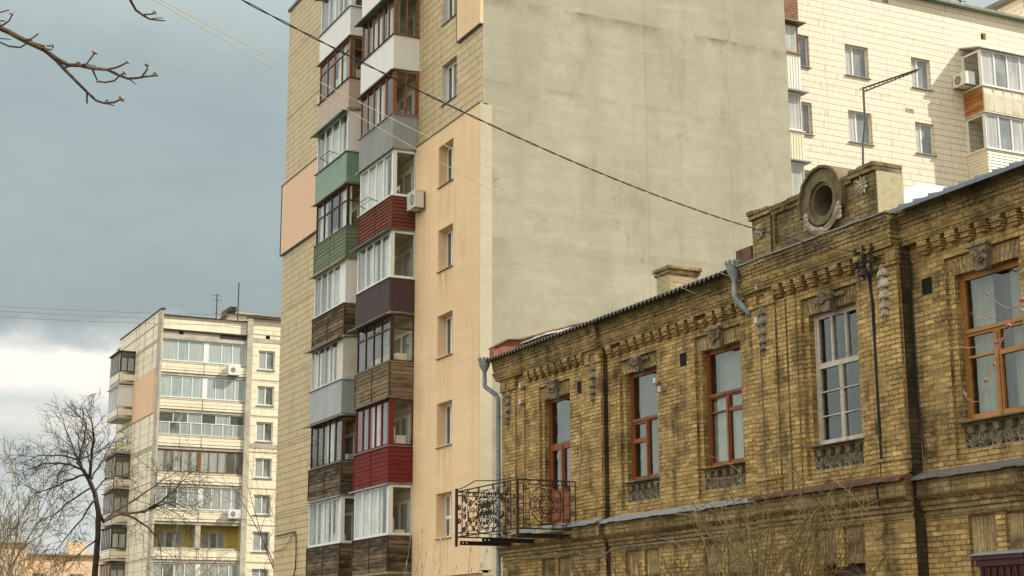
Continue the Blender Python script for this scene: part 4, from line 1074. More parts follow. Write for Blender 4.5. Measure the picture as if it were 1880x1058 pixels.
near = [
 dict(k=0, X=XO_, cl='boards', cmat='wood_dark', gl=1, npan=4, fmat='pvc', side=1, canopy=('zinc', .10, .02), corner=.16, blank=0, trim='frame_dark', glassmat='glass'),
 dict(k=1, X=XO_, cl='boards', cmat='paint_red', gl=1, npan=5, fmat='paint_red', side=1, canopy=('zinc_dark', .12, .03), corner=.16, trim='paint_red', top=1.2),
 dict(k=2, X=XO_, cl='boards', cmat='wood_rot', gl=1, npan=4, fmat='frame_dark', side=1, canopy=('zinc_dark', .26, .10), transom=.5, corner=.10, trim='frame_dark'),
 dict(k=3, X=XO_-.05, cl='ribbed', cmat='ribbed_brown', gl=1, npan=4, fmat='pvc', side=1, canopy=('zinc_dark', .20, .06), corner=.14, sill='pvc'),
 dict(k=4, X=XO_, cl='siding', cmat='wood_red', gl=1, npan=4, fmat='pvc', side=1, canopy=('concrete', .08, .01), corner=.14, sill='pvc', trim='wood_red'),
 dict(k=5, X=XO_-.03, cl='ribbed', cmat='ribbed_grey', gl=1, npan=5, fmat='frame_brown', side=2, canopy=('zinc_dark', .10, .03), corner=.10, sill='zinc', top=1.2),
 dict(k=6, X=XO_-.02, cl='flat', cmat='white_panel', gl=1, npan=6, fmat='frame_peel', side=2, canopy=('green_tin', .24, .10), corner=.09, sill='frame_dark', top=1.25),
 dict(k=7, X=XO_-.02, cl='flat', cmat='white_panel', gl=1, npan=5, fmat='frame_brown', side=1, canopy=('green_tin', .24, .10), sill='pvc'),
]
for d in near: balcony(NA, NB, **d)
far = [
 dict(k=0, X=XO_, cl='boards', cmat='wood_dark', gl=1, npan=4, fmat='pvc', side=1, canopy=('zinc', .10, .02), corner=.14, transom=None, trim='frame_dark'),
 dict(k=1, X=XO_, cl='boards', cmat='wood_dark', gl=1, npan=5, fmat='frame_dark', side=1, canopy=('zinc_dark', .2, .08), corner=.1, trim='frame_dark'),
 dict(k=2, X=XO_-.04, cl='flat', cmat='greyblue_panel', gl=1, npan=4, fmat='pvc_dirty', side=0, canopy=('zinc_dark', .22, .10), corner=.1, blank=.55, top=1.22),
 dict(k=3, X=XO_, cl='boards', cmat='wood_old', gl=1, npan=4, fmat='pvc', side=0, canopy=('concrete', .16, .05), corner=.1, blank=.5, trim='frame_dark'),
 dict(k=4, X=XO_, cl='boards', cmat='wood_green', gl=1, npan=4, fmat='frame_dark', side=1, canopy=('concrete', .12, .03), transom=.62, corner=.08, trim='wood_green'),
 dict(k=5, X=XO_-.03, cl='flat', cmat='green_panel', gl=1, npan=4, fmat='pvc', side=0, canopy=('green_tin', .22, .12), corner=.12, sill='zinc_dark'),
 dict(k=6, X=XO_, cl='flat', cmat='pink_panel', gl=1, npan=4, fmat='frame_brown', side=1, canopy=('zinc_dark', .06, .0), transom=.45, corner=.10, sill='frame_dark'),
 dict(k=7, X=XO_, cl='flat', cmat='white_panel', gl=1, npan=4, fmat='pvc', side=1, canopy=('green_tin', .2, .1), sill='zinc_dark'),
]
for d in far: balcony(FA, FB, **d)
# folding laundry arms
for (y, k) in ((49.6, 4), (53.7, 5)):
    mb = MB(); z = Z0+FL*k+1.2; x = 18.95
    mb.tube([(x, y-.5, z+.02), (x-.35, y-.45, z+.12), (x-.35, y+.6, z+.12), (x, y+.65, z+.02)], .014, 5); mb.tube([(x-.2, y-.46, z+.09), (x-.2, y+.6, z+.09)], .009, 5)
    build('laundry_arm', mb, 'iron', tower)
# cable down the far corner of the tower
cb = MB(); pts = [at_x(505, 985, 19.93), at_x(526, 980, 19.93), at_x(541, 976, 19.93), at_x(543.5, 985, 19.93), at_x(543.5, 1020, 19.93), at_x(542, 1045, 19.93), at_x(536, 1070, 19.93)]
cb.tube(pts, .025, 5); cb.tube([at_x(504, 1013, 19.93), at_x(523, 1006, 19.93), at_x(541, 978, 19.93)], .014, 5); build('wall_cable', cb, 'cable', tower)

# ------------------------------------------------------------------ air conditioners
def aircon(name, label, c, P3, w=.8, h=.55, d=.3, mt='pvc_dirty'):
    """c centre of back face; P3 maps (along, out, up) offsets to world"""
    o = thing(name, label, 'air conditioner', c)
    q = lambda a, b, e: tuple(Vector(c)+P3(a, b, e))
    mb = MB()
    def bx(m_, a0, a1, b0, b1, e0, e1): m_.hexa([q(a0, b0, e0), q(a1, b0, e0), q(a1, b1, e0), q(a0, b1, e0), q(a0, b0, e1), q(a1, b0, e1), q(a1, b1, e1), q(a0, b1, e1)])
    bx(mb, -w/2, w/2, .08, .08+d, -h/2, h/2); bx(mb, -w/2-.006, w/2+.006, .075, .085+d, h/2-.04, h/2+.006)
    for i in range(5): bx(mb, w*.30, w*.45, .08+d, .088+d, -h*.35+i*.07, -h*.35+i*.07+.03)
    build('casing', mb, mt, o)
    ax = (P3(0, 1, 0)).normalized(); cc = Vector(q(-w*.12, .085+d, 0)); fm = MB()
    for r in (.05, .1, .15, .2): 
        x_ = P3(1, 0, 0).normalized(); z_ = Vector((0, 0, 1)); fm.tube([cc+x_*(r*math.cos(t))+z_*(r*math.sin(t)) for t in [2*math.pi*i/18 for i in range(19)]], .006, 4, cap=False)
    for i in range(8):
        t = math.pi*2*i/8; fm.tube([cc, cc+x_*(.21*math.cos(t))+z_*(.21*math.sin(t))], .005, 4)
    build('grille', fm, 'pvc_dirty', o)
    dk = MB(); k = 20
    for i in range(k):
        t, t2 = 2*math.pi*i/k, 2*math.pi*(i+1)/k; b0 = cc-ax*.003
        dk.add([b0, b0+x_*(.205*math.cos(t))+z_*(.205*math.sin(t)), b0+x_*(.205*math.cos(t2))+z_*(.205*math.sin(t2))], [(0, 1, 2)])
    build('fan', dk, 'zinc_dark', o)
    bk = MB()
    for s in (-.35, .35): bk.cut(); bx(bk, w*s-.02, w*s+.02, 0, .1+d, -h/2-.035, -h/2); bx(bk, w*s-.02, w*s+.02, 0, .025, -h/2-.035, h/2)
    pieces('wall_bracket', bk, 'zinc_dark', o)
    return o
fX = lambda a, b, e: Vector((-b, a, e))            # hangs on a wall facing -X
fY = lambda a, b, e: Vector((a, -b, e))            # on a wall facing -Y
aircon('air_conditioner', 'air conditioner beside the brown glazed balcony high on the tower', (19.98, 57.25, 22.86), lambda a, b, e: Vector((a*.0-b, a, e)), .9, .62)
aircon('air_conditioner', 'air conditioner on the side of the red-brown sided tower balcony', (19.90, 47.42, 16.18), fX, .72, .6, .32)
# =================================================================== BACK BUILDING
back = thing('apartment_block', 'sunlit cream tiled block behind the brick house, with glazed balconies and a dark roof rim', 'apartment block', (45, 56, 0))
YBK = 49.0; ZBK = 28.5; bw_ = []
for z in (24.42, 21.53, 18.64, 15.75):
    bw_ += [(36.35, 37.62, z, z+1.37), (39.45, 40.66, z, z+1.37), (42.93, 43.96, z, z+1.37)]
bw_ += [(46.93, 47.25, 27.25, 27.58)]
mb = MB(); P = PY(YBK); mb.plate(P, 32.6, 62, 0, ZBK, bw_, 0, .22, back=False, rim=False)
mb.quad((32.6, YBK, 0), (32.6, 62, 0), (32.6, 62, ZBK), (32.6, YBK, ZBK)); mb.quad((32.6, YBK, ZBK), (62, YBK, ZBK), (62, 62, ZBK), (32.6, 62, ZBK)); mb.quad((62, YBK, 0), (62, 62, 0), (62, 62, ZBK), (62, YBK, ZBK))
build('wall', mb, 'tile_back', back)
mb = MB(); mb.quad(P(46.9, 27.2, .2), P(47.3, 27.2, .2), P(47.3, 27.6, .2), P(46.9, 27.6, .2)); build('vent', mb, 'rust', back)
mb = MB(); mb.pbox(P, 42.49, 42.91, 23.25, 23.43, -.012, 0); mb.cut().pbox(P, 41.59, 41.89, 28.0, 28.3, -.012, 0); pieces('bare_patch', mb, 'concrete', back)
mb = MB(); mb.pbox(P, 32.5, 62.1, ZBK-.02, ZBK+.06, -.30, .3); build('roof_rim', mb, 'green_tin', back)
mb = MB(); mb.pbox(P, 32.5, 62.1, ZBK+.062, ZBK+.13, -.27, .3); build('roof_rim_top', mb, 'concrete', back)
for i, (a, b_, z0, z1) in enumerate(bw_[:-1]):
    fr = MB(); Q = PY(YBK+.15); s = a+(b_-a)*(.40 if i % 3 else .3)
    panes = [(a+.06, s-.035, z0+.07, z1-.07), (s+.035, b_-.06, z0+.07, z1-.07)]
    fr.plate(Q, a, b_, z0, z1, panes, 0, .06, rim=False); wo = build('window', fr, 'pvc', back)
    gm = MB()
    for p in panes: gm.quad(Q(p[0], p[2], .03), Q(p[1], p[2], .03), Q(p[1], p[3], .03), Q(p[0], p[3], .03))
    build('pane', gm, 'pane_back', wo)
    sm = MB(); sm.pbox(P, a-.05, b_+.05, z0-.03, z0, -.08, .15); build('sill', sm, 'zinc', wo)
def backbal(x0, x1, Yo, zs, clads, frames, tops, canopies, sidemat, n):
    for z0, cl, fm, tp, cn, sd in zip(zs, clads, frames, tops, canopies, sidemat):
        mb = MB(); mb.box(x0+.02, x1-.02, Yo+.02, YBK, z0-.06, z0+.08); r = build('balcony', mb, 'concrete', back)
        zp = z0+tp; z1 = z0+2.86-.1
        m1 = MB(); Pf = PY(Yo); Pl = PX(x0); Pr = PX(x1, -1)
        kind, mt = cl
        m1.plate(Pf, x0, x1, z0, zp, [], 0, .04)
        if kind == 'siding':
            z = z0
            while z < zp-.05: m1.hexa([Pf(x0, z, -.025), Pf(x1, z, -.025), Pf(x1, z, 0), Pf(x0, z, 0), Pf(x0, z+.13, -.003), Pf(x1, z+.13, -.003), Pf(x1, z+.13, 0), Pf(x0, z+.13, 0)]); z += .135
        elif kind == 'ribbed':
            u = x0+.03
            while u < x1-.05: m1.hexa([Pf(u, z0, 0), Pf(u+.06, z0, 0), Pf(u+.06, zp, 0), Pf(u, zp, 0), Pf(u+.015, z0, -.02), Pf(u+.045, z0, -.02), Pf(u+.045, zp, -.02), Pf(u+.015, zp, -.02)]); u += .13
        elif kind == 'sheet':
            u = x0
            while u < x1-.1:
                w = random.uniform(.4, .62); e = min(u+w, x1)
                m1.hexa([Pf(u, z0, -.03), Pf(e-.02, z0, -.03), Pf(e-.02, z0, 0), Pf(u, z0, 0), Pf(u, (z0+zp)/2+.2, -.05), Pf(e-.02, (z0+zp)/2+.2, -.045), Pf(e-.02, zp, 0), Pf(u, zp, 0)])
                m1.pbox(Pf, e-.03, e, z0, zp, -.045, 0); u = e
        build('parapet', m1, mt, r)
        m2 = MB(); m2.plate(Pl, Yo+.041, YBK, z0, zp, [], 0, .04); m3_ = MB(); m3_.plate(Pr, Yo+.041, YBK, z0, zp, [], 0, .04); build('side_panel', m3_, sd, r)
        if sd == 'orange_board' or sd == 'wood_red':
            z = z0
            while z < zp-.05: m2.pbox(Pl, Yo+.05, YBK, z, z+.10, -.012, 0); z += .11
        elif sd == 'siding_cream':
            z = z0
            while z < zp-.05: m2.hexa([Pl(Yo+.04, z, -.025), Pl(YBK, z, -.025), Pl(YBK, z, 0), Pl(Yo+.04, z, 0), Pl(Yo+.04, z+.13, -.003), Pl(YBK, z+.13, -.003), Pl(YBK, z+.13, 0), Pl(Yo+.04, z+.13, 0)]); z += .135
        build('side_panel', m2, sd, r)
        sm = MB(); sm.box(x0-.06, x1+.06, Yo-.07, YBK, zp+.0, zp+.035); build('ledge', sm, 'pvc' if fm == 'pvc' else 'frame_brown', r)
        fr = MB(); gm = MB(); zg = zp+.036; Qf = PY(Yo+.03); Ql = PX(x0+.03); Qr = PX(x1-.03, -1); b = .08
        a0, a1 = x0+.03, x1-.03; w = (a1-a0)/n; ho = [(a0+w*i+b*.6, a0+w*(i+1)-b*.4, zg+b, z1-b) for i in range(n)]
        fr.plate(Qf, a0, a1, zg, z1, ho, 0, .06); sh = [(Yo+.2, YBK-.1, zg+b, z1-b)]
        fr.plate(Ql, Yo+.091, YBK, zg, z1, sh, 0, .06); fr.plate(Qr, Yo+.091, YBK, zg, z1, sh, 0, .06)
        build('window_frame', fr, fm, r)
        gs = MB()
        for h in ho: gm.quad(Qf(h[0], h[2], .03), Qf(h[1], h[2], .03), Qf(h[1], h[3], .03), Qf(h[0], h[3], .03))
        for Q in (Ql, Qr):
            gs.cut()
            for h in sh: gs.quad(Q(h[0], h[2], .03), Q(h[1], h[2], .03), Q(h[1], h[3], .03), Q(h[0], h[3], .03))
        build('front_pane', gm, 'pane_back', r); pieces('side_pane', gs, 'glass', r)
        if cn:
            c = MB(); mt, ov, rise = cn
            c.hexa([(x0-ov, Yo-ov, z1+.01), (x1+ov, Yo-ov, z1+.01), (x1+ov, YBK, z1+rise), (x0-ov*.4, YBK, z1+rise), (x0-ov, Yo-ov, z1+.06), (x1+ov, Yo-ov, z1+.06), (x1+ov, YBK, z1+rise+.05), (x0-ov*.4, YBK, z1+rise+.05)])
            build('canopy', c, mt, r)
backbal(33.7, 36.32, 47.9, (25.75, 22.90, 19.98, 17.1), (('flat', 'brick_red'), ('ribbed', 'white_panel'), ('ribbed', 'siding_cream'), ('flat', 'siding_cream')), ('frame_brown', 'frame_brown', 'pvc', 'pvc'), (1.3, 1.45, 1.15, 1.15),
        (('green_tin', .22, .05), ('green_tin', .22, .05), ('zinc', .2, .02), ('zinc', .2, .02)), ('brick_red', 'wood_red', 'siding_cream', 'siding_cream'), 3)
backbal(45.72, 49.4, 47.83, (23.46, 20.6, 17.74), (('sheet', 'cloth_pale'), ('siding', 'siding_cream'), ('flat', 'siding_cream')), ('pvc', 'pvc', 'pvc'), (1.08, 1.15, 1.15),
        (('pvc_dirty', .12, .38), ('pvc_dirty', .06, .02), None), ('orange_board', 'siding_cream', 'siding_cream'), 5)
aircon('air_conditioner', 'white air conditioner left of the corner balcony on the sunlit cream block', (45.70, 48.55, 24.95), lambda a, b, e: Vector((-b*1.0+.0, -a, e)), .8, .55, .5, 'pvc')
# rooftop hut and aerials
hut = MB(); hut.box(53.6, 60, 53, 58, ZBK, 32.0); hb = build('lift_housing', hut, 'tile_back', back)
hut = MB(); hut.box(53.2, 60.4, 52.6, 58.4, 32.0, 32.2); build('housing_roof', hut, 'zinc_dark', hb)
def mast(name, label, base, h, bars, r=.025):
    o = MB(); b = Vector(base); o.tube([b, b+Vector((0, 0, h))], r, 6)
    for (dz, l, dx, dy) in bars:
        d = Vector((dx, dy, 0)).normalized()*l/2; c = b+Vector((0, 0, dz)); o.tube([c-d, c+d], r*.5, 5)
    return tag(build(name, o, 'iron'), label, 'aerial')
mast('roof_aerial', 'short aerial with a cluster of rods on the sunlit block roof', (47.3, 50.5, 28.5), 1.6, [(1.2, .7, 1, 0), (1.35, .5, 1, .5), (1.5, .6, 1, -.5)], .04)
mast('roof_aerial', 'thin plain mast on the rim of the sunlit block roof', (46.2, 50.5, 28.5), 1.5, [], .02)
mast('roof_aerial', 'dark aerial in front of the lift housing on the sunlit block', (57.0, 52.2, 28.5), 4.5, [(3.5, 1.2, 1, 0), (3.9, 1.0, 1, 0)], .05)

# =================================================================== FAR BUILDING
farb = thing('apartment_block', 'distant pale nine-storey block with glazed loggias, left of the tower', 'apartment block', (34, 126, 0))
YF, XF0, XF1 = 119.0, 28.2, 46.0; ZF = 26.75
fl = 2.845; zt = [22.0-fl*i for i in range(8)]              # parapet bottoms
fw = [(36.06, 37.42, 22.73-fl*i, 24.28-fl*i) for i in range(9)]
mb = MB(); P = PY(YF)
mb.plate(P, 35.5, XF1, 0, ZF, fw+[(36.61, 36.98, 25.2, 25.52)], 0, .25, back=False, rim=False)
mb.plate(P, 28.3, 35.05, 25.38, 26.45, [], 0.05, .1, back=False, rim=False)
mb.quad((XF1, YF, 0), (XF1, 135, 0), (XF1, 135, ZF), (XF1, YF, ZF)); mb.quad((XF0, YF, 26.3), (XF1, YF, 26.3), (XF1, 135, 26.3), (XF0, 135, 26.3))
mb.plate(PX(XF0), YF+.01, 133.2, 0, 26.9, [], 0, .1, back=False)
mb.quad((XF0, 133.2, 0), (XF1, 135, 0), (XF1, 135, 26.9), (XF0, 133.2, 26.9))
build('wall', mb, 'tile_far', farb)
mb = MB(); mb.plate(PX(XF0-.06), 120.2, 127.2, 18.98, 22.40, [], 0, .06); build('insulation_render', mb, 'peach_far', farb)
mb = MB()
for z in (25.93, 22.41, 18.96, 16.4, 13.6, 10.7, 7.9): mb.cut().box(XF0-.03, XF0, 120, 133.2, z-.03, z+.03)
for y in (121.3, 124.2, 126.2, 127.3): mb.cut().box(XF0-.02, XF0, y-.03, y+.03, 0, 26.8)
for z in [21.9-fl*i for i in range(8)]+[25.55]: mb.cut().box(35.5, XF1, YF-.02, YF, z-.03, z+.03)
pieces('panel_joint', mb, 'concrete', farb)
mb = MB()
mb.box(XF0-.02, 28.34, YF-.25, YF+.9, 0, ZF); mb.cut().box(35.05, 35.5, YF-.25, YF, 0, ZF+.02)
for z in (24.6, 16.2): mb.cut().box(XF0-.035, XF0, 120, 127.2, z-.12, z+.12); mb.cut().box(35.5, XF1, YF-.03, YF, z+.3, z+.62)
pieces('pier', mb, 'concrete_far', farb)
mb = MB(); mb.box(XF0-.08, XF0+.3, YF-.2, 133.3, 26.9, 26.98); mb.box(28.3, 35.1, YF-.1, YF+.2, 26.45, 26.52); mb.box(35.0, XF1, YF-.3, YF+.2, ZF+.02, ZF+.1); mb.pbox(P, 28.34, 35.05, 25.28, 25.40, -.12, .1); mb.pbox(P, 32.9, 35.0, 24.98, 25.28, -.04, .02)
build('roof_rim', mb, 'iron', farb)
mb = MB(); mb.pbox(P, 28.34, 35.05, 24.86, 25.28, 0, .1); mb.pbox(P, 28.34, 35.05, 24.62, 24.85, -.1, .1); build('lintel', mb, 'concrete_far', farb)
mb = MB(); mb.pbox(P, 29.66, 29.98, 25.05, 25.28, -.02, .02); mb.cut().pbox(P, 33.15, 33.4, 25.05, 25.28, -.03, .02); mb.cut().pbox(P, 36.6, 37.0, 25.2, 25.52, .2, .24); pieces('vent', mb, 'black', farb)
# loggia floors
styles = ['A', 'A8', 'grid', 'brown', 'A8', 'open', 'A8', 'A8', 'A8']
for i in range(8):
    z0 = 22.0-fl*i; zp = z0+.92; z1 = z0+fl-.24 if i else 24.60
    mb = MB(); mb.pbox(P, 28.34, 35.05, z0-.2, z0, -.05, .5)
    r = build('loggia', mb, 'concrete_far', farb)
    m1 = MB(); m1.pbox(P, 28.34, 31.68, z0+.24, zp-.18, -.10, .0); m1.pbox(P, 31.72, 35.05, z0+.24, zp-.18, -.10, .0); m1.pbox(P, 28.34, 35.05, z0, zp, 0, .06)
    m1.pbox(P, 28.34, 35.05, z0+.04, z0+.2, -.09, 0)
    u = 28.36
    build('parapet', m1, 'tile_far', r)
    rl = MB()
    for zz in (z0+.01, z0+.215, zp-.165, zp-.06): rl.pbox(P, 28.34, 35.05, zz, zz+.03, -.10, -.06)
    rl.pbox(P, 31.68, 31.72, z0, zp, -.11, -.06); build('rail', rl, 'zinc_dark', r)
    st_ = styles[i]; zg = zp+.02
    if st_ == 'open':
        m2 = MB(); Q = PY(YF+1.2); ww = [(28.9, 30.9, zg-.1, z1-.4), (32.4, 34.2, zg-.1, z1-.4)]
        m2.plate(Q, 28.3, 35.1, z0, z1+.3, ww, 0, .1, back=False, rim=False); m2.quad((28.34, YF, z0), (28.34, YF+1.2, z0), (28.34, YF+1.2, z1+.2), (28.34, YF, z1+.2)); m2.quad((35.05, YF, z0), (35.05, YF+1.2, z0), (35.05, YF+1.2, z1+.2), (35.05, YF, z1+.2))
        build('loggia_wall', m2, 'yellow_wall', r)
        m3 = MB(); g3 = MB()
        for a, b_, c0_, d0_ in ww:
            m3.cut(); g3.cut()
            w = (b_-a)/3; hs = [(a+w*j+.07, a+w*(j+1)-.07, c0_+.08, d0_-.08) for j in range(3)]
            m3.plate(PY(YF+1.24), a, b_, c0_, d0_, hs, 0, .05)
            for h in hs: g3.quad(*[PY(YF+1.27)(h[s], h[t], 0) for s, t in ((0, 2), (1, 2), (1, 3), (0, 3))])
        pieces('window_frame', m3, 'pvc_dirty', r); pieces('pane', g3, 'pane_far', r)
        m4 = MB(); m4.box(31.55, 31.95, YF-.02, YF+1.2, z0, z1+.2); build('divider', m4, 'concrete_far', r); continue
    fr = MB(); ho = []; b = .075
    a0, a1 = 28.36, 35.04
    if st_ == 'A': ed = [28.40, 29.62, 30.45, 31.68, 32.02, 33.08, 33.95, 35.02]
    elif st_ == 'grid': ed = [28.36+6.68*j/8 for j in range(9)]
    elif st_ == 'brown': ed = [28.36, 28.95, 29.6, 30.25, 30.95, 31.5, 31.75, 32.4, 33.1, 33.75, 34.4, 35.02]
    else: ed = [28.38, 29.2, 30.05, 30.85, 31.68, 32.0, 32.7, 33.45, 34.25, 35.02]
    for e0, e1 in zip(ed, ed[1:]):
        if e1-e0 < .4: continue
        if st_ == 'grid': ho += [(e0+.03, e1-.03, zg+.04, zg+.9)]
        else: ho.append((e0+b/2, e1-b/2, zg+b, z1-b))
    if st_ == 'grid':
        ed2 = [28.36+6.68*j/6 for j in range(7)]; ho += [(e0+.03, e1-.03, zg+.96, z1-.04) for e0, e1 in zip(ed2, ed2[1:])]
    Q = PY(YF+.0); fr.plate(Q, a0, a1, zg, z1, ho, .01, .07); build('window_frame', fr, 'pvc' if st_ != 'brown' else 'frame_peel', r)
    gm = MB()
    for h in ho: gm.quad(Q(h[0], h[2], .04), Q(h[1], h[2], .04), Q(h[1], h[3], .04), Q(h[0], h[3], .04))
    build('pane', gm, 'pane_loggia' if st_ in ('A', 'A8') and i < 3 else 'pane_far', r)
for a, b_, z0, z1 in fw:
    fr = MB(); Q = PY(YF+.12); s = (a+b_)/2; hs = [(a+.1, s-.05, z0+.12, z1-.1), (s+.05, b_-.1, z0+.12, z1-.1)]
    fr.plate(Q, a, b_, z0, z1, hs, 0, .06, rim=False); wo = build('window', fr, 'pvc', farb); gm = MB()
    for h in hs: gm.quad(Q(h[0], h[2], .03), Q(h[1], h[2], .03), Q(h[1], h[3], .03), Q(h[0], h[3], .03))
    build('pane', gm, 'pane_far', wo)
    sm = MB(); sm.pbox(P, a-.06, b_+.06, z0-.06, z0, -.08, .12); build('sill', sm, 'zinc', wo)
# balconies on its shaded left face
for i in range(7):
    z0 = 22.38-fl*i; Xo, ya, yb = 26.95, 127.25, 130.9
    mb = MB(); mb.box(Xo, XF0, ya, yb, z0-.14, z0); r = build('balcony', mb, 'concrete_far', farb)
    m1 = MB(); m1.box(Xo, Xo+.06, ya, yb, z0+.14, z0+.62); m1.box(Xo+.06, XF0, ya, ya+.06, z0+.14, z0+.62); build('parapet', m1, 'tile_far', r)
    rl = MB()
    for zz in (z0+.04, z0+.68, z0+.8): rl.box(Xo-.02, Xo+.02, ya-.02, yb, zz, zz+.035); rl.box(Xo, XF0, ya-.02, ya+.02, zz, zz+.035)
    rl.box(Xo-.02, Xo+.02, ya-.02, ya+.02, z0, z0+.84); build('rail', rl, 'zinc_dark', r)
    if i in (0, 1, 3, 4, 5, 6):
        fm = 'frame_dark' if i in (0, 5) else ('pvc' if i == 1 else 'frame_peel'); fr = MB(); gm = MB(); zg = z0+.84; z1 = z0+2.5
        hs = [(ya+.08+(yb-ya)/6*j, ya+(yb-ya)/6*(j+1)-.05, zg+.08, z1-.08) for j in range(6)]; fr.plate(PX(Xo+.02), ya, yb, zg, z1, hs, 0, .06)
        for h in hs: gm.quad(*[PX(Xo+.05)(h[s], h[t], 0) for s, t in ((0, 2), (1, 2), (1, 3), (0, 3))])
        hs = [] if i == 1 else [(Xo+.15, Xo+.6, zg+.08, z1-.5), (Xo+.68, XF0-.1, zg+.08, z1-.5), (Xo+.15, XF0-.1, z1-.42, z1-.06)]
        fr.plate(PY(ya+.02), Xo+.08, XF0, zg, z1, hs, 0, .06)
        for h in hs: gm.quad(*[PY(ya+.05)(h[s], h[t], 0) for s, t in ((0, 2), (1, 2), (1, 3), (0, 3))])
        build('window_frame', fr, fm, r); build('pane', gm, 'pane_far', r)
        c = MB(); c.box(Xo-.15, XF0, ya-.1, yb+.2, z1, z1+.05); build('canopy', c, 'zinc_dark' if i != 1 else 'pvc', r)
    else:
        m2 = MB(); m2.box(XF0-.02, XF0-.005, 128.2, 129.0, z0+.1, z0+2.1); build('door', m2, 'pvc', r); m2 = MB(); m2.box(XF0-.03, XF0-.021, 128.3, 128.9, z0+.5, z0+2.0); build('door_pane', m2, 'pane_far', r)
# rooftop superstructure and aerials
mb = MB(); mb.box(34.2, 45, 124, 131, 26.3, 27.9); mb.hexa([(34.2, 123.8, 27.2), (45, 123.8, 27.2), (45, 131, 27.2), (34.2, 131, 27.2), (35.0, 123.8, 28.3), (45, 123.8, 27.95), (45, 131, 27.95), (35.0, 131, 28.3)])
rs = build('roof_housing', mb, 'concrete_far', farb)
mb = MB(); mb.hexa([(34.0, 123.6, 27.35), (34.4, 123.6, 27.35), (34.4, 131, 27.35), (34.0, 131, 27.35), (35.0, 123.6, 28.55), (35.3, 123.6, 28.5), (35.3, 131, 28.5), (35.0, 131, 28.55)]); mb.box(35.0, 45.2, 123.6, 131.2, 27.96, 28.08); mb.box(34.9, 35.45, 123.5, 126, 28.2, 28.6)
build('housing_roof', mb, 'iron', rs)
mast('roof_aerial', 'aerial with two short crossbars on the distant pale block', (33.35, 122, 26.3), 2.9, [(2.75, .8, 1, 0), (2.4, .8, 1, .3), (1.3, .25, 1, 0)], .045)
mast('roof_aerial', 'tall bare mast on the distant pale block roof', (35.5, 123.3, 26.3), 4.3, [(2.0, .2, 1, 0)], .05)
aircon('air_conditioner', 'air conditioner between the first and second loggia rows of the distant block', (34.0, 118.9, 22.45), fY, .95, .75, .4, 'pvc')
aircon('air_conditioner', 'air conditioner low on the right loggias of the distant block', (34.4, 118.9, 11.3), fY, .95, .7, .4, 'pvc')

# =================================================================== LOW HOUSES FAR LEFT
def lowhouse(label, x0, x1, y0, y1, h, roofm, chim=None, wins_=()):
    o = thing('low_house', label, 'house', ((x0+x1)/2, (y0+y1)/2, 0))
    mb = MB(); mb.plate(PY(y0), x0, x1, 0, h, wins_, 0, .2, back=False); mb.box(x0, x1, y0+.2, y1, 0, h-.02); build('wall', mb, 'house_far', o)
    mb = MB(); mb.hexa([(x0-.3, y0-.3, h), (x1+.3, y0-.3, h), (x1+.3, y1+.3, h), (x0-.3, y1+.3, h), (x0-.3, y0-.3, h+.15), (x1+.3, y0-.3, h+.15), (x1+.3, y1+.3, h+.6), (x0-.3, y1+.3, h+.6)]); rf = build('roof', mb, 'concrete_far', o)
    if chim: mb = MB(); mb.box(*chim); build('chimney', mb, 'house_far', rf)
    for w in wins_:
        mb = MB(); mb.plate(PY(y0+.12), w[0], w[1], w[2], w[3], [(w[0]+.1, (w[0]+w[1])/2-.05, w[2]+.1, w[3]-.1), ((w[0]+w[1])/2+.05, w[1]-.1, w[2]+.1, w[3]-.1)], 0, .06, rim=False); wo = build('window', mb, 'pvc', o)
        mb = MB(); mb.quad(*[PY(y0+.16)(w[s], w[t], 0) for s, t in ((0, 2), (1, 2), (1, 3), (0, 3))]); build('pane', mb, 'pane_far', wo)
lowhouse('tall pinkish house end at the lower left edge, behind bare branches', 12, 24.3, 150, 162, 10.6, 'rust', None, [(21.2, 22.4, 7.0, 8.6)])
lowhouse('long low pinkish house with a chimney, behind the bare tree', 24.4, 34, 152, 162, 9.7, 'rust', (28.5, 30.1, 152.5, 154, 9.7, 11.0), [(25.2, 26.4, 6.4, 8.0), (28.6, 29.8, 6.4, 8.0)])

# =================================================================== TREES
def grow(mb, p, d, L, r, lev, mx, up=.0, spread=.6, droop=0, kids=(4, 7), rnd=None, minr=.004, sides=None, clip=None):
    R_ = rnd or random; k = 5 if lev < 2 else 4; pts = [p.copy()]; q = p.copy(); dd = d.normalized()
    for i in range(k):
        dd = (dd+Vector((R_.uniform(-1, 1), R_.uniform(-1, 1), R_.uniform(-1, 1)))*.12+Vector((0, 0, up-droop*(i/k)))).normalized()
        q = q+dd*(L/k); pts.append(q.copy())
    if clip and clip(q): return
    mb.tube(pts, r, (6, 5, 4, 3, 3, 3)[min(lev, 5)], max(r*.4, minr*.7), cap=False)
    if lev >= mx: return
    n_ = R_.randint(*kids)
    for i in range(n_):
        t = .25+.75*(i+R_.random())/n_; j = min(int(t*k), k-1); b = pts[j].lerp(pts[j+1], t*k-j)
        ax = (pts[j+1]-pts[j]).normalized(); sd = ax.orthogonal().normalized(); sd = Matrix.Rotation(R_.uniform(0, 2*math.pi), 3, ax) @ sd
        nd = ax*(1-spread*.45)+sd*spread*R_.uniform(.7, 1.2)
        grow(mb, b, nd, L*R_.uniform(.4, .68), max(r*.5*(1.1-t*.4), minr), lev+1, mx, up, spread, droop, kids, R_, minr, sides, clip)
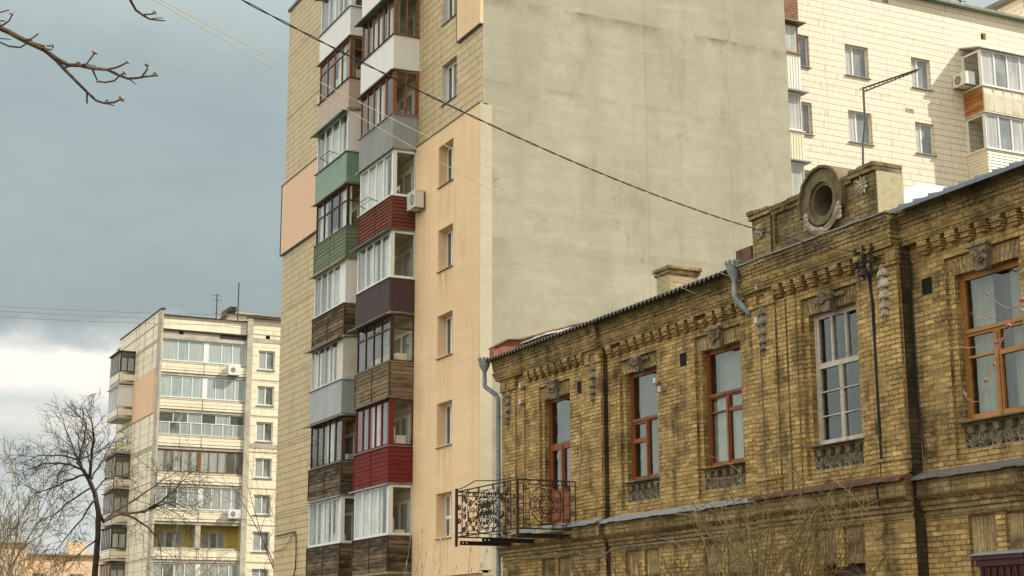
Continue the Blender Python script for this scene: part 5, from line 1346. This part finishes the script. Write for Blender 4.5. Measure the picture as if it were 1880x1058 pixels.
# main bare tree : trunk bends left, forks, long drooping side sprays
YT = 74.0
tr = thing('bare_tree', 'dark leafless tree with a bent forked trunk before the distant block', 'tree', at_y(176, 1066, YT)*1.0)
tr.location = (at_y(176, 1066, YT).x, YT, 0)
R1 = random.Random(21); tb = MB()
A = [Vector((tr.location.x, YT, 0)), at_y(174, 1058, YT), at_y(180, 985, YT), at_y(181, 940, YT), at_y(174, 905, YT), at_y(163, 880, YT), at_y(152, 862, YT)]
tb.tube(A, .155, 9, .09, cap=False)
tb.tube([A[3], at_y(190, 958, YT+.5), at_y(215, 945, YT+1), at_y(262, 940, YT+2)], .10, 7, .055, cap=False)
build('trunk', tb, 'bark', tr, True)
cr = MB()
clip = lambda q: q.x > 19.2 and q.y < 63.8
def limb(pts, r0, r1, lev, kids, ln, sp=.75, up=.02, droop=.05, mx=4, minr=.008):
    pts = [Vector(p) for p in pts]; fine = []
    for a, b in zip(pts, pts[1:]):
        for i in range(3): fine.append(a.lerp(b, i/3)+Vector((R1.uniform(-.05, .05), R1.uniform(-.12, .12), R1.uniform(-.05, .05))))
    fine.append(pts[-1]); cr.tube(fine, r0, 6, r1, cap=False)
    n_ = kids
    for i in range(n_):
        t = .12+.88*(i+R1.random())/n_; f = t*(len(fine)-1); j = min(int(f), len(fine)-2); b = fine[j].lerp(fine[j+1], f-j); ax = (fine[j+1]-fine[j]).normalized()
        sd = Matrix.Rotation(R1.uniform(0, 6.28), 3, ax) @ ax.orthogonal().normalized()
        grow(cr, b, ax*.6+sd*sp, ln*R1.uniform(.6, 1.15)*(1.1-.4*t), max(r0*.34*(1-.4*t), minr), lev, mx, up, .75, droop, (3, 5), R1, minr, None, clip)
y_ = lambda x, y, o=0: at_y(x, y, YT+o)
limb([y_(152, 862), y_(142, 850), y_(152, 815), y_(158, 780), y_(150, 745)], .085, .015, 2, 13, 1.7, up=.06)
limb([y_(163, 882), y_(168, 840, -.5), y_(172, 800, -1), y_(166, 765, -1)], .085, .015, 2, 12, 1.6, up=.06)
limb([y_(152, 862), y_(140, 835, .5), y_(125, 800, 1), y_(112, 762, 1.5)], .07, .015, 2, 8, 1.5, up=.05)
limb([y_(150, 860, .3), y_(120, 852, 1), y_(85, 852, 2), y_(50, 862, 2)], .07, .014, 2, 13, 1.5)
limb([y_(156, 870), y_(120, 885, -1), y_(85, 900, -2), y_(55, 905, -2)], .06, .012, 2, 13, 1.5, droop=.12)
limb([y_(168, 895), y_(130, 920, -1), y_(100, 945, -2), y_(75, 985, -2)], .05, .012, 2, 12, 1.4, droop=.16)
limb([y_(176, 915), y_(150, 955, -1), y_(120, 990, -2), y_(100, 1020, -2)], .05, .012, 2, 12, 1.3, droop=.16)
limb([y_(140, 845), y_(105, 835, 1), y_(70, 838, 1.5), y_(40, 850, 2)], .05, .012, 2, 10, 1.4)
limb([y_(168, 880, .5), y_(185, 850, 1), y_(200, 825, 2), y_(215, 800, 2)], .05, .012, 2, 9, 1.5)
limb([y_(172, 905, .5), y_(195, 880, 1), y_(222, 875, 2), y_(240, 880, 2)], .045, .012, 2, 9, 1.3)
limb([y_(262, 940, 2), y_(300, 920, 2), y_(330, 890, 2.5), y_(352, 862, 3)], .08, .012, 2, 12, 2.2, up=.03)
limb([y_(225, 944, 1), y_(260, 960, 2), y_(290, 985, 2.5), y_(300, 1040, 3)], .06, .015, 2, 10, 1.8, droop=.1)
limb([y_(190, 955, .5), y_(225, 930, 1.5), y_(265, 905, 2), y_(300, 880, 3), y_(330, 865, 3)], .06, .012, 2, 11, 1.6)
limb([y_(182, 985), y_(150, 1010, -1), y_(120, 1050, -1)], .04, .012, 2, 8, 1.2, droop=.1)
limb([y_(262, 940, 2), y_(300, 925, 2), y_(322, 920, 2), y_(345, 935, 2)], .05, .01, 2, 8, 1.4)
build('crown', cr, 'bark', tr)
# clump of bare trees further off and behind the tower
def plain_tree(name, label, base, h, mat, seed, lean=(0, 0), sp=.55, mx=4, r=.12, kids=(5, 8), minr=.02):
    o = thing(name, label, 'tree', base); Rr = random.Random(seed); b = Vector(base); top = b+Vector((lean[0], lean[1], h*.5))
    t_ = MB(); t_.tube([b, b.lerp(top, .5)+Vector((Rr.uniform(-.1, .1), 0, 0)), top], r, 7, r*.6, cap=False); build('trunk', t_, mat, o)
    c_ = MB()
    for i in range(9): 
        p = b.lerp(top, .35+.65*i/8); a = Rr.uniform(0, 6.28); grow(c_, p, Vector((math.cos(a)*.6+lean[0]*.12, math.sin(a)*.6+lean[1]*.12, 1.0)), h*.42*Rr.uniform(.7, 1.2), r*.5, 1, mx, .05, sp, .0, kids, Rr, minr, None, clip)
    build('crown', c_, mat, o)
plain_tree('bare_tree', 'pale leafless tree at the lower left corner, its twigs fanning up', (12.4, 85, 0), 10.5, 'bark_pale', 5, (.5, 0), .5, 4, .1, (4, 6), .012)
b_ = at_y(530, 960, 90); plain_tree('bare_tree', 'leafless tree half hidden behind the tower, its twigs before the distant block windows', (b_.x, 90, 0), 12.5, 'bark_brown', 9, (-1.2, -1), .8, 3, .07, (3, 4), .009)
b_ = at_y(350, 1050, 100); plain_tree('bare_tree', 'low twiggy straw-coloured tree under the distant block loggias', (b_.x, 100, 0), 8.0, 'bark_pale', 14, (0, 0), .75, 4, .06, (3, 5), .012)
b_ = at_y(60, 1050, 110); plain_tree('bare_tree', 'small dark leafless tree in front of the low pinkish houses', (b_.x, 112, 0), 9.0, 'bark_brown', 16, (0, 0), .7, 4, .1, (3, 5), .012)

# near branch with buds, upper left
def twigs(name, label, paths, mat, budmat, buds, dist, cat='branch', jit=.05, bud_r=.012):
    o = thing(name, label, cat, at_d(*paths[0][0][0], dist)); Rr = random.Random(3); mb = MB()
    for pts, r0, r1 in paths:
        P3 = [at_d(x, y, dist+jit*math.sin(x*.05+y*.03)) for x, y in pts]
        mb.tube(P3, r0*pw_s, 6, r1*pw_s)
    build('wood', mb, mat, o); bb = MB()
    for x, y, dx, dy, s in buds:
        p = at_d(x, y, dist); q_ = at_d(x+dx, y+dy, dist); d = (q_-p).normalized(); L = (q_-p).length
        s_ = s*(.75 if budmat == 'bud_red' else .9)
        bb.lathe(p, [(.001, 0), (bud_r*s_, L*.3), (bud_r*s_*1.1, L*.55), (bud_r*s_*.6, L*.85), (.001, L)], 7, d)
    build('bud', bb, budmat, o, True)
z8 = lambda x, y: (x/4.81, y/4.81)
def zp_(l): return [z8(*p) for p in l]
pw_s = .85
pw = [([(-40, 5), (-8, 38)]+zp_([(0, 250), (80, 285), (170, 335), (260, 380), (390, 440), (500, 520), (600, 575), (700, 578), (820, 605), (950, 615), (1050, 665), (1130, 695), (1210, 690), (1300, 675), (1395, 668)]), .016, .0045),
      (zp_([(390, 440), (500, 535), (560, 605), (670, 715), (770, 815), (850, 890), (920, 912), (1010, 905), (1060, 880)]), .010, .0045),
      (zp_([(150, 330), (280, 375), (400, 410), (460, 405)]), .007, .004), (zp_([(230, 350), (270, 350), (340, 298)]), .005, .0035), (zp_([(300, 395), (400, 435), (462, 440)]), .007, .004),
      (zp_([(560, 600), (640, 580), (695, 553)]), .005, .003), (zp_([(700, 575), (765, 565), (800, 520), (835, 470)]), .005, .004), (zp_([(765, 568), (850, 585)]), .003, .002),
      (zp_([(950, 612), (1020, 600), (1080, 575), (1120, 552)]), .0055, .004), (zp_([(815, 610), (840, 670), (865, 720), (930, 728), (1010, 715), (1050, 675), (1095, 645)]), .005, .004),
      (zp_([(1250, 682), (1300, 615), (1298, 580)]), .005, .004), (zp_([(1340, 670), (1370, 650)]), .004, .003), (zp_([(1140, 700), (1205, 748)]), .0035, .002),
      (zp_([(768, 820), (768, 915)]), .005, .004), (zp_([(920, 912), (955, 880)]), .004, .003), (zp_([(930, 912), (1005, 935)]), .004, .003),
      ([(-20, 90)]+zp_([(0, 375), (80, 410), (180, 420), (235, 385)]), .005, .004), ([(-20, 64)]+zp_([(0, 240), (80, 185), (120, 110)]), .006, .003), ([(-15, 25)]+zp_([(0, 110), (80, 90)]), .005, .0035), ([(-15, 40)]+zp_([(0, 185), (45, 187)]), .005, .003), ([(-15, 68)]+zp_([(0, 340), (95, 350)]), .004, .002),
      ([(228, -30)]+zp_([(1150, 0), (1200, 90), (1270, 140), (1320, 170), (1400, 180), (1460, 185)]), .0085, .003), (zp_([(1270, 130), (1340, 125), (1368, 105)]), .0045, .003), (zp_([(1340, 125), (1383, 126)]), .003, .002), (zp_([(1320, 168), (1440, 158)]), .003, .002)]
bd = [(*z8(830, 480), 3, -7, 1.3), (*z8(1055, 885), 8, -6, 1.5), (*z8(1298, 590), 0, -7, 1.0), (*z8(1090, 650), 5, -3, 1.0), (*z8(1115, 556), 5, -3, .9), (*z8(455, 406), 5, 0, 1.0), (*z8(1365, 660), 2, -6, .8), (*z8(400, 430), 3, -3, 1), (*z8(1360, 110), 3, -3, .9), (*z8(265, 352), 4, -2, 1.2), (*z8(862, 718), -3, 1, .8), (*z8(100, 135), 1, -5, .9), (*z8(690, 556), 2, -3, .8)]
twigs('tree_branch', 'bare budding branch reaching across the grey sky at upper left', pw, 'bark_brown', 'bud', bd, 7.0)
rp = [([(1900, 590), (1880, 604), (1860, 612), (1840, 618), (1815, 585-0), (1812, 540)][:4]+[(1836, 606), (1822, 560-20)], .006, .003)]
E6 = lambda x, y: (1600+x/3.779, 360+y/3.779); F6 = lambda x, y: (1600+x/3.779, 640+y/3.779)
rp = [([(1920, 560)]+[E6(*p) for p in ((1058, 735), (1000, 765), (960, 778), (910, 765), (850, 725), (805, 680))], .004, .002),
      ([E6(*p) for p in ((1020, 760), (940, 800), (880, 840), (800, 855), (730, 840), (685, 810))], .0033, .002),
      ([(1920, 590)]+[E6(*p) for p in ((1030, 785), (985, 880), (915, 985), (850, 1015), (770, 1040), (680, 1055), (620, 1050), (575, 1020))], .0036, .002),
      ([E6(*p) for p in ((930, 965), (880, 1040))]+[F6(*p) for p in ((870, 30), (835, 130), (795, 240), (765, 365), (710, 372), (660, 340), (635, 285))], .0036, .002)]
rb_ = [(*E6(1035, 700), 5, 10, 1.6), (*E6(945, 880), 3, 10, 1.3), (*E6(805, 690), -1, -5, .8), (*E6(855, 1020), 5, -3, .9), (*F6(835, 110), 7, -2, 1.0), (*F6(775, 215), 9, 3, 1.1), (*E6(1050, 735), 8, -3, 1.5), (*E6(580, 1025), -3, -4, .9)]
twigs('tree_branch', 'thin reddish budding twigs hanging before the orange-framed window', rp, 'twig_red', 'bud_red', rb_, 7.5)

# bramble tangle in front of the house
def bush(label, cx, cy, n_, mat, seed, spanx, z_lo, z_hi, mainr=.012):
    Rr = random.Random(seed); o = thing('bramble_bush', label, 'bush', (cx, cy, 0)); mb = MB()
    for i in range(n_):
        b = Vector((cx+Rr.uniform(-.4, .4), cy+Rr.uniform(-1.2, 1.2), .0)); tgt = Vector((cx+Rr.uniform(-.9, .5), cy+Rr.uniform(-spanx, spanx), Rr.uniform(z_lo, z_hi)))
        mid = b.lerp(tgt, .6)+Vector((0, Rr.uniform(-.3, .3), Rr.uniform(.4, 1.2))); pts = [b.lerp(mid, t).lerp(mid.lerp(tgt, t), t)+Vector((0, Rr.uniform(-.02, .02), Rr.uniform(-.02, .02))) for t in [k/14 for k in range(15)]]
        mb.tube(pts, mainr*Rr.uniform(.7, 1.35), 6, .005)
        for k in range(5):
            p = pts[6+Rr.randint(0, 7)]; d = Vector((Rr.uniform(-.4, .4), Rr.uniform(-1, 1), Rr.uniform(-.5, .7))).normalized(); L = Rr.uniform(.3, 1.1)
            q1 = p+d*L*.5+Vector((0, 0, .04)); q2 = q1+(d+Vector((0, Rr.uniform(-.5, .5), -.4))).normalized()*L*.5
            mb.tube([p, p.lerp(q1, .5)+Vector((0, 0, .03)), q1, q1.lerp(q2, .5), q2], mainr*.55, 5, .004)
            if Rr.random() < .6: mb.tube([q1, q1+Vector((Rr.uniform(-.1, .1), Rr.uniform(-.3, .3), Rr.uniform(-.2, .25)))], .005, 4, .003)
        for k in range(6): mb.blob(pts[Rr.randint(5, 14)]+Vector((0, Rr.uniform(-.03, .03), .01)), .011, n=5, mrows=3)
    build('stem', mb, mat, o)
bush('olive-green bramble tangle in front of the brick house wall', 15.9, 22.4, 46, 'vine', 4, 2.9, 2.8, 4.3, .013)
bush('straw-coloured bramble canes arching before the rusty ledge of the brick house', 16.4, 23.4, 26, 'vine_pale', 8, 2.8, 2.9, 4.6, .011)
bush('thin dark-stemmed bramble below the grey ledge of the brick house', 16.3, 27.6, 20, 'bark_brown', 12, 2.4, 2.4, 3.9, .009)
# pale dangling runners and long arching canes
rn = MB()
for pts in ([(1588, 900), (1583, 940), (1577, 975), (1572, 1000)], [(1590, 895), (1594, 930), (1592, 975)], [(1240, 945), (1290, 946), (1345, 955), (1420, 985), (1470, 1010)], [(1500, 860), (1560, 905), (1610, 960)], [(1200, 885), (1290, 880), (1340, 876), (1362, 872)], [(1400, 800), (1470, 880), (1540, 960), (1560, 1000)], [(1360, 870), (1335, 850), (1300, 835)],
            [(1450, 1050), (1470, 940), (1468, 850)], [(1380, 1055), (1360, 960), (1385, 900)], [(1300, 1060), (1400, 990), (1530, 955), (1640, 905)]):
    q = [at_x(x, y, 16.3) for x, y in pts]; fine = []
    for a, b in zip(q, q[1:]):
        for i in range(4): fine.append(a.lerp(b, i/4)+Vector((0, random.uniform(-.02, .02), random.uniform(-.015, .015))))
    rn.tube(fine+[q[-1]], .008, 5, .004)
tag(build('bramble_cane', rn, 'vine_pale'), 'long pale loose canes arching and hanging across the lower brick wall', 'canes')
# dry grass by the tower
gr = MB(); Rr = random.Random(6)
for i in range(26):
    x0 = Rr.uniform(735, 890); p = at_x(x0, 1085, 18.6); L = Rr.uniform(.5, 1.9)*(.6+.4*Rr.random()); ly = Rr.uniform(-.5, .2)
    pts = [p+Vector((Rr.uniform(-.02, .02), ly*t*t, L*t)) for t in [k/6 for k in range(7)]]; gr.tube(pts, .008, 4, .004)
    gr.lathe(pts[-1], [(.004, -.1), (.02, -.03), (.003, .06)], 5)
go = build('dry_grass', gr, 'straw'); go['kind'] = 'stuff'; go['label'] = 'pale dry grass stalks before the foot of the tower'; go['category'] = 'grass'

# =================================================================== OVERHEAD CABLES
def sag(a, b, s, n=40): return [a.lerp(b, i/n)+Vector((0, 0, -4*s*(i/n)*(1-i/n))) for i in range(n+1)]
def cable(label, a, b, s, r, mat, twist=False):
    mb = MB(); pts = sag(a, b, s, 60)
    if twist:
        for ph in (0, math.pi):
            fine = sag(a, b, s, 260); mb.tube([p+Vector((0, math.cos(i*.55+ph)*r*.8, math.sin(i*.55+ph)*r*.8)) for i, p in enumerate(fine)], r*.62, 4)
    else: mb.tube(pts, r, 5)
    tag(build('overhead_cable', mb, mat), label, 'cable')
e1 = at_x(1588, 466, XB-.16); s1 = at_d(250, -105, 13)
cable('black twisted cable sagging across the tower to the iron bracket on the brick house', s1, e1, .42, .0085, 'cable', True)
e2 = at_x(1388, 527, XB-.2); s2 = at_d(160, -70, 12); cable('upper of two thin yellowish wires crossing the sky to the brick house', s2, e2, .13, .0034, 'cable_yellow')
e3 = at_x(1345, 570, X2-.12); s3 = at_d(150, -105+28, 12); cable('lower of two thin yellowish wires, ending under the eaves of the brick house', s3, e3, .14, .0034, 'cable_yellow')
for lab, ya, yb in (('uppermost of three faint wires crossing the sky left of the distant block', 558, 572), ('middle one of three faint wires crossing the sky left of the distant block', 566, 584), ('lowest of three faint wires crossing the sky left of the distant block', 577, 592)):
    cable(lab, at_y(-80, ya, 100), at_y(620, yb+6, 112), .25, .016, 'cable_grey')
# television aerial behind the parapet
an = thing('television_aerial', 'long television aerial on a crooked mast behind the brick parapet', 'aerial', (18.7, 21.6, 9.3))
mb = MB(); q = [at_x(1585, 320, 18.7), at_x(1584, 262, 18.7), at_x(1588, 225, 18.7), at_x(1587, 200, 18.7), at_x(1585, 160, 18.7)]
mb.tube(q, .022, 6); build('mast', mb, 'zinc_dark', an)
mb = MB(); a = at_x(1585, 162, 18.7); b = a+(at_y(1684, 128, a.y+.3)-a); 
mb.tube([a, b], .018, 5); mb.tube([a+Vector((0, 0, -.075)), b+Vector((0, 0, -.02))], .016, 5)
ax = (b-a).normalized(); sd = ax.cross(Vector((0, 0, 1))).normalized()
for i in range(13):
    c = a.lerp(b, .05+.92*i/12); l = .17-.004*i; mb.tube([c-sd*l, c+sd*l], .010, 4); mb.tube([c+Vector((0, 0, -.07)), c], .010, 4)
build('boom', mb, 'iron', an)

# =================================================================== LIGHT
SUN = Vector((2.1, -1.25, 2.2)).normalized()
sd_ = bpy.data.lights.new('sun', 'SUN'); sd_.energy = 4.4; sd_.angle = rad(.6); sd_.color = (1, .94, .83)
so = bpy.data.objects.new('sun', sd_); COL.objects.link(so); so.rotation_euler = SUN.to_track_quat('Z', 'Y').to_euler(); so.location = SUN*200
W = bpy.data.worlds.new('World'); S.world = W; W.use_nodes = True; T = W.node_tree; T.nodes.clear()
class WN(N):
    def __init__(s): s.t = T; s.out = T.nodes.new('ShaderNodeOutputWorld')
k = WN()
sky = k.n('ShaderNodeTexSky', sky_type='NISHITA'); sky.sun_disc = False
el = math.asin(SUN.z); sky.sun_elevation = el; sky.sun_rotation = math.atan2(SUN.x, SUN.y); sky.air_density = 1.2; sky.dust_density = 2
tc = k.n('ShaderNodeTexCoord'); dirv = tc.outputs['Generated']
sp = k.n('ShaderNodeSeparateXYZ'); k.l(dirv, sp.inputs[0])
elev = k.math('MULTIPLY', k.math('ARCSINE', sp.outputs[2]), 57.2958)
nz = k.noise(k.mapv(dirv, (9, 9, 16)), 1.0, 7, .58); nb = k.noise(k.mapv(dirv, (3.2, 3.2, 7), (4.1, 2.2, .6)), 1.0, 5, .5)
t = k.math('ADD', elev, k.math('ADD', k.math('MULTIPLY', k.math('SUBTRACT', nz, .5), 3.6), k.math('MULTIPLY', k.math('SUBTRACT', nb, .5), 3.2)))
rp_ = k.n('ShaderNodeValToRGB'); k.l(k.math('DIVIDE', t, 45.0), rp_.inputs[0])
stops = [(0, (.60, .62, .58)), (4.6, (.55, .61, .61)), (6.2, (.46, .51, .51)), (7.4, (.70, .70, .66)), (8.4, (.56, .60, .59)), (9.2, (.80, .80, .75)), (10.5, (.86, .855, .80)), (11.0, (.50, .54, .54)), (11.6, (.29, .345, .355)), (13.6, (.305, .375, .38)), (16, (.34, .41, .415)), (19, (.32, .40, .41)), (23, (.42, .50, .495)), (33, (.70, .72, .69)), (44, (.98, .97, .92))]
cr_ = rp_.color_ramp
while len(cr_.elements) > 1: cr_.elements.remove(cr_.elements[-1])
cr_.elements[0].position = 0; cr_.elements[0].color = c4(stops[0][1])
for e, c in stops[1:]:
    x = cr_.elements.new(e/45.0); x.color = c4(c)
# the storm bank fills the north; brighter unseen broken cloud added elsewhere for fill
dt = k.n('ShaderNodeVectorMath', operation='DOT_PRODUCT'); k.l(dirv, dt.inputs[0]); az = rad(14); dt.inputs[1].default_value = (math.sin(az)*math.cos(rad(14)), math.cos(az)*math.cos(rad(14)), math.sin(rad(14)))
bank = k.ramp(dt.outputs['Value'], .72, .90)
brt = k.mix(k.ramp(nb, .35, .65), (.80, .83, .82), (1.12, 1.08, .98))
tx = k.noise(k.mapv(dirv, (16, 16, 34), (2, 7, 1)), 1.0, 8, .62); tx2 = k.noise(k.mapv(dirv, (5, 5, 12), (8, 3, 2)), 1.0, 4, .5)
shade = k.math('ADD', .70, k.math('MULTIPLY', k.math('ADD', k.math('MULTIPLY', tx, .6), k.math('MULTIPLY', tx2, .9)), .36))
shv = k.n('ShaderNodeCombineXYZ'); k.l(k.math('MULTIPLY', shade, 1.035), shv.inputs[0]); k.l(shade, shv.inputs[1]); k.l(k.math('MULTIPLY', shade, .97), shv.inputs[2])
rpm = k.mix(1.0, rp_.outputs[0], shv.outputs[0], 'MULTIPLY')
wd = k.n('ShaderNodeVectorMath', operation='DOT_PRODUCT'); k.l(dirv, wd.inputs[0]); wd.inputs[1].default_value = (-.90, .10, .42)
lift = k.math('ADD', .50, k.math('MULTIPLY', k.ramp(wd.outputs['Value'], -.75, .85), .95))  # unseen cloud weighted by direction to shape the facade shading
lv = k.n('ShaderNodeCombineXYZ')
for q_ in range(3): k.l(lift, lv.inputs[q_])
brt = k.mix(1.0, brt, lv.outputs[0], 'MULTIPLY')
cl = k.mix(bank, brt, rpm)
cl10 = k.mix(1.0, cl, (10, 10, 10), 'MULTIPLY')
fin = k.mix(.90, sky.outputs[0], cl10)
bg = k.n('ShaderNodeBackground'); k.l(fin, bg.inputs[0]); bg.inputs[1].default_value = .1
k.l(bg.outputs[0], k.out.inputs[0])
vs = S.view_settings; vs.view_transform = 'Standard'; vs.look = 'None'; vs.exposure = 0.35; vs.gamma = 1.0; vs.use_curve_mapping = False
S.render.film_transparent = False
S.cycles.max_bounces = 8; S.cycles.transparent_max_bounces = 12
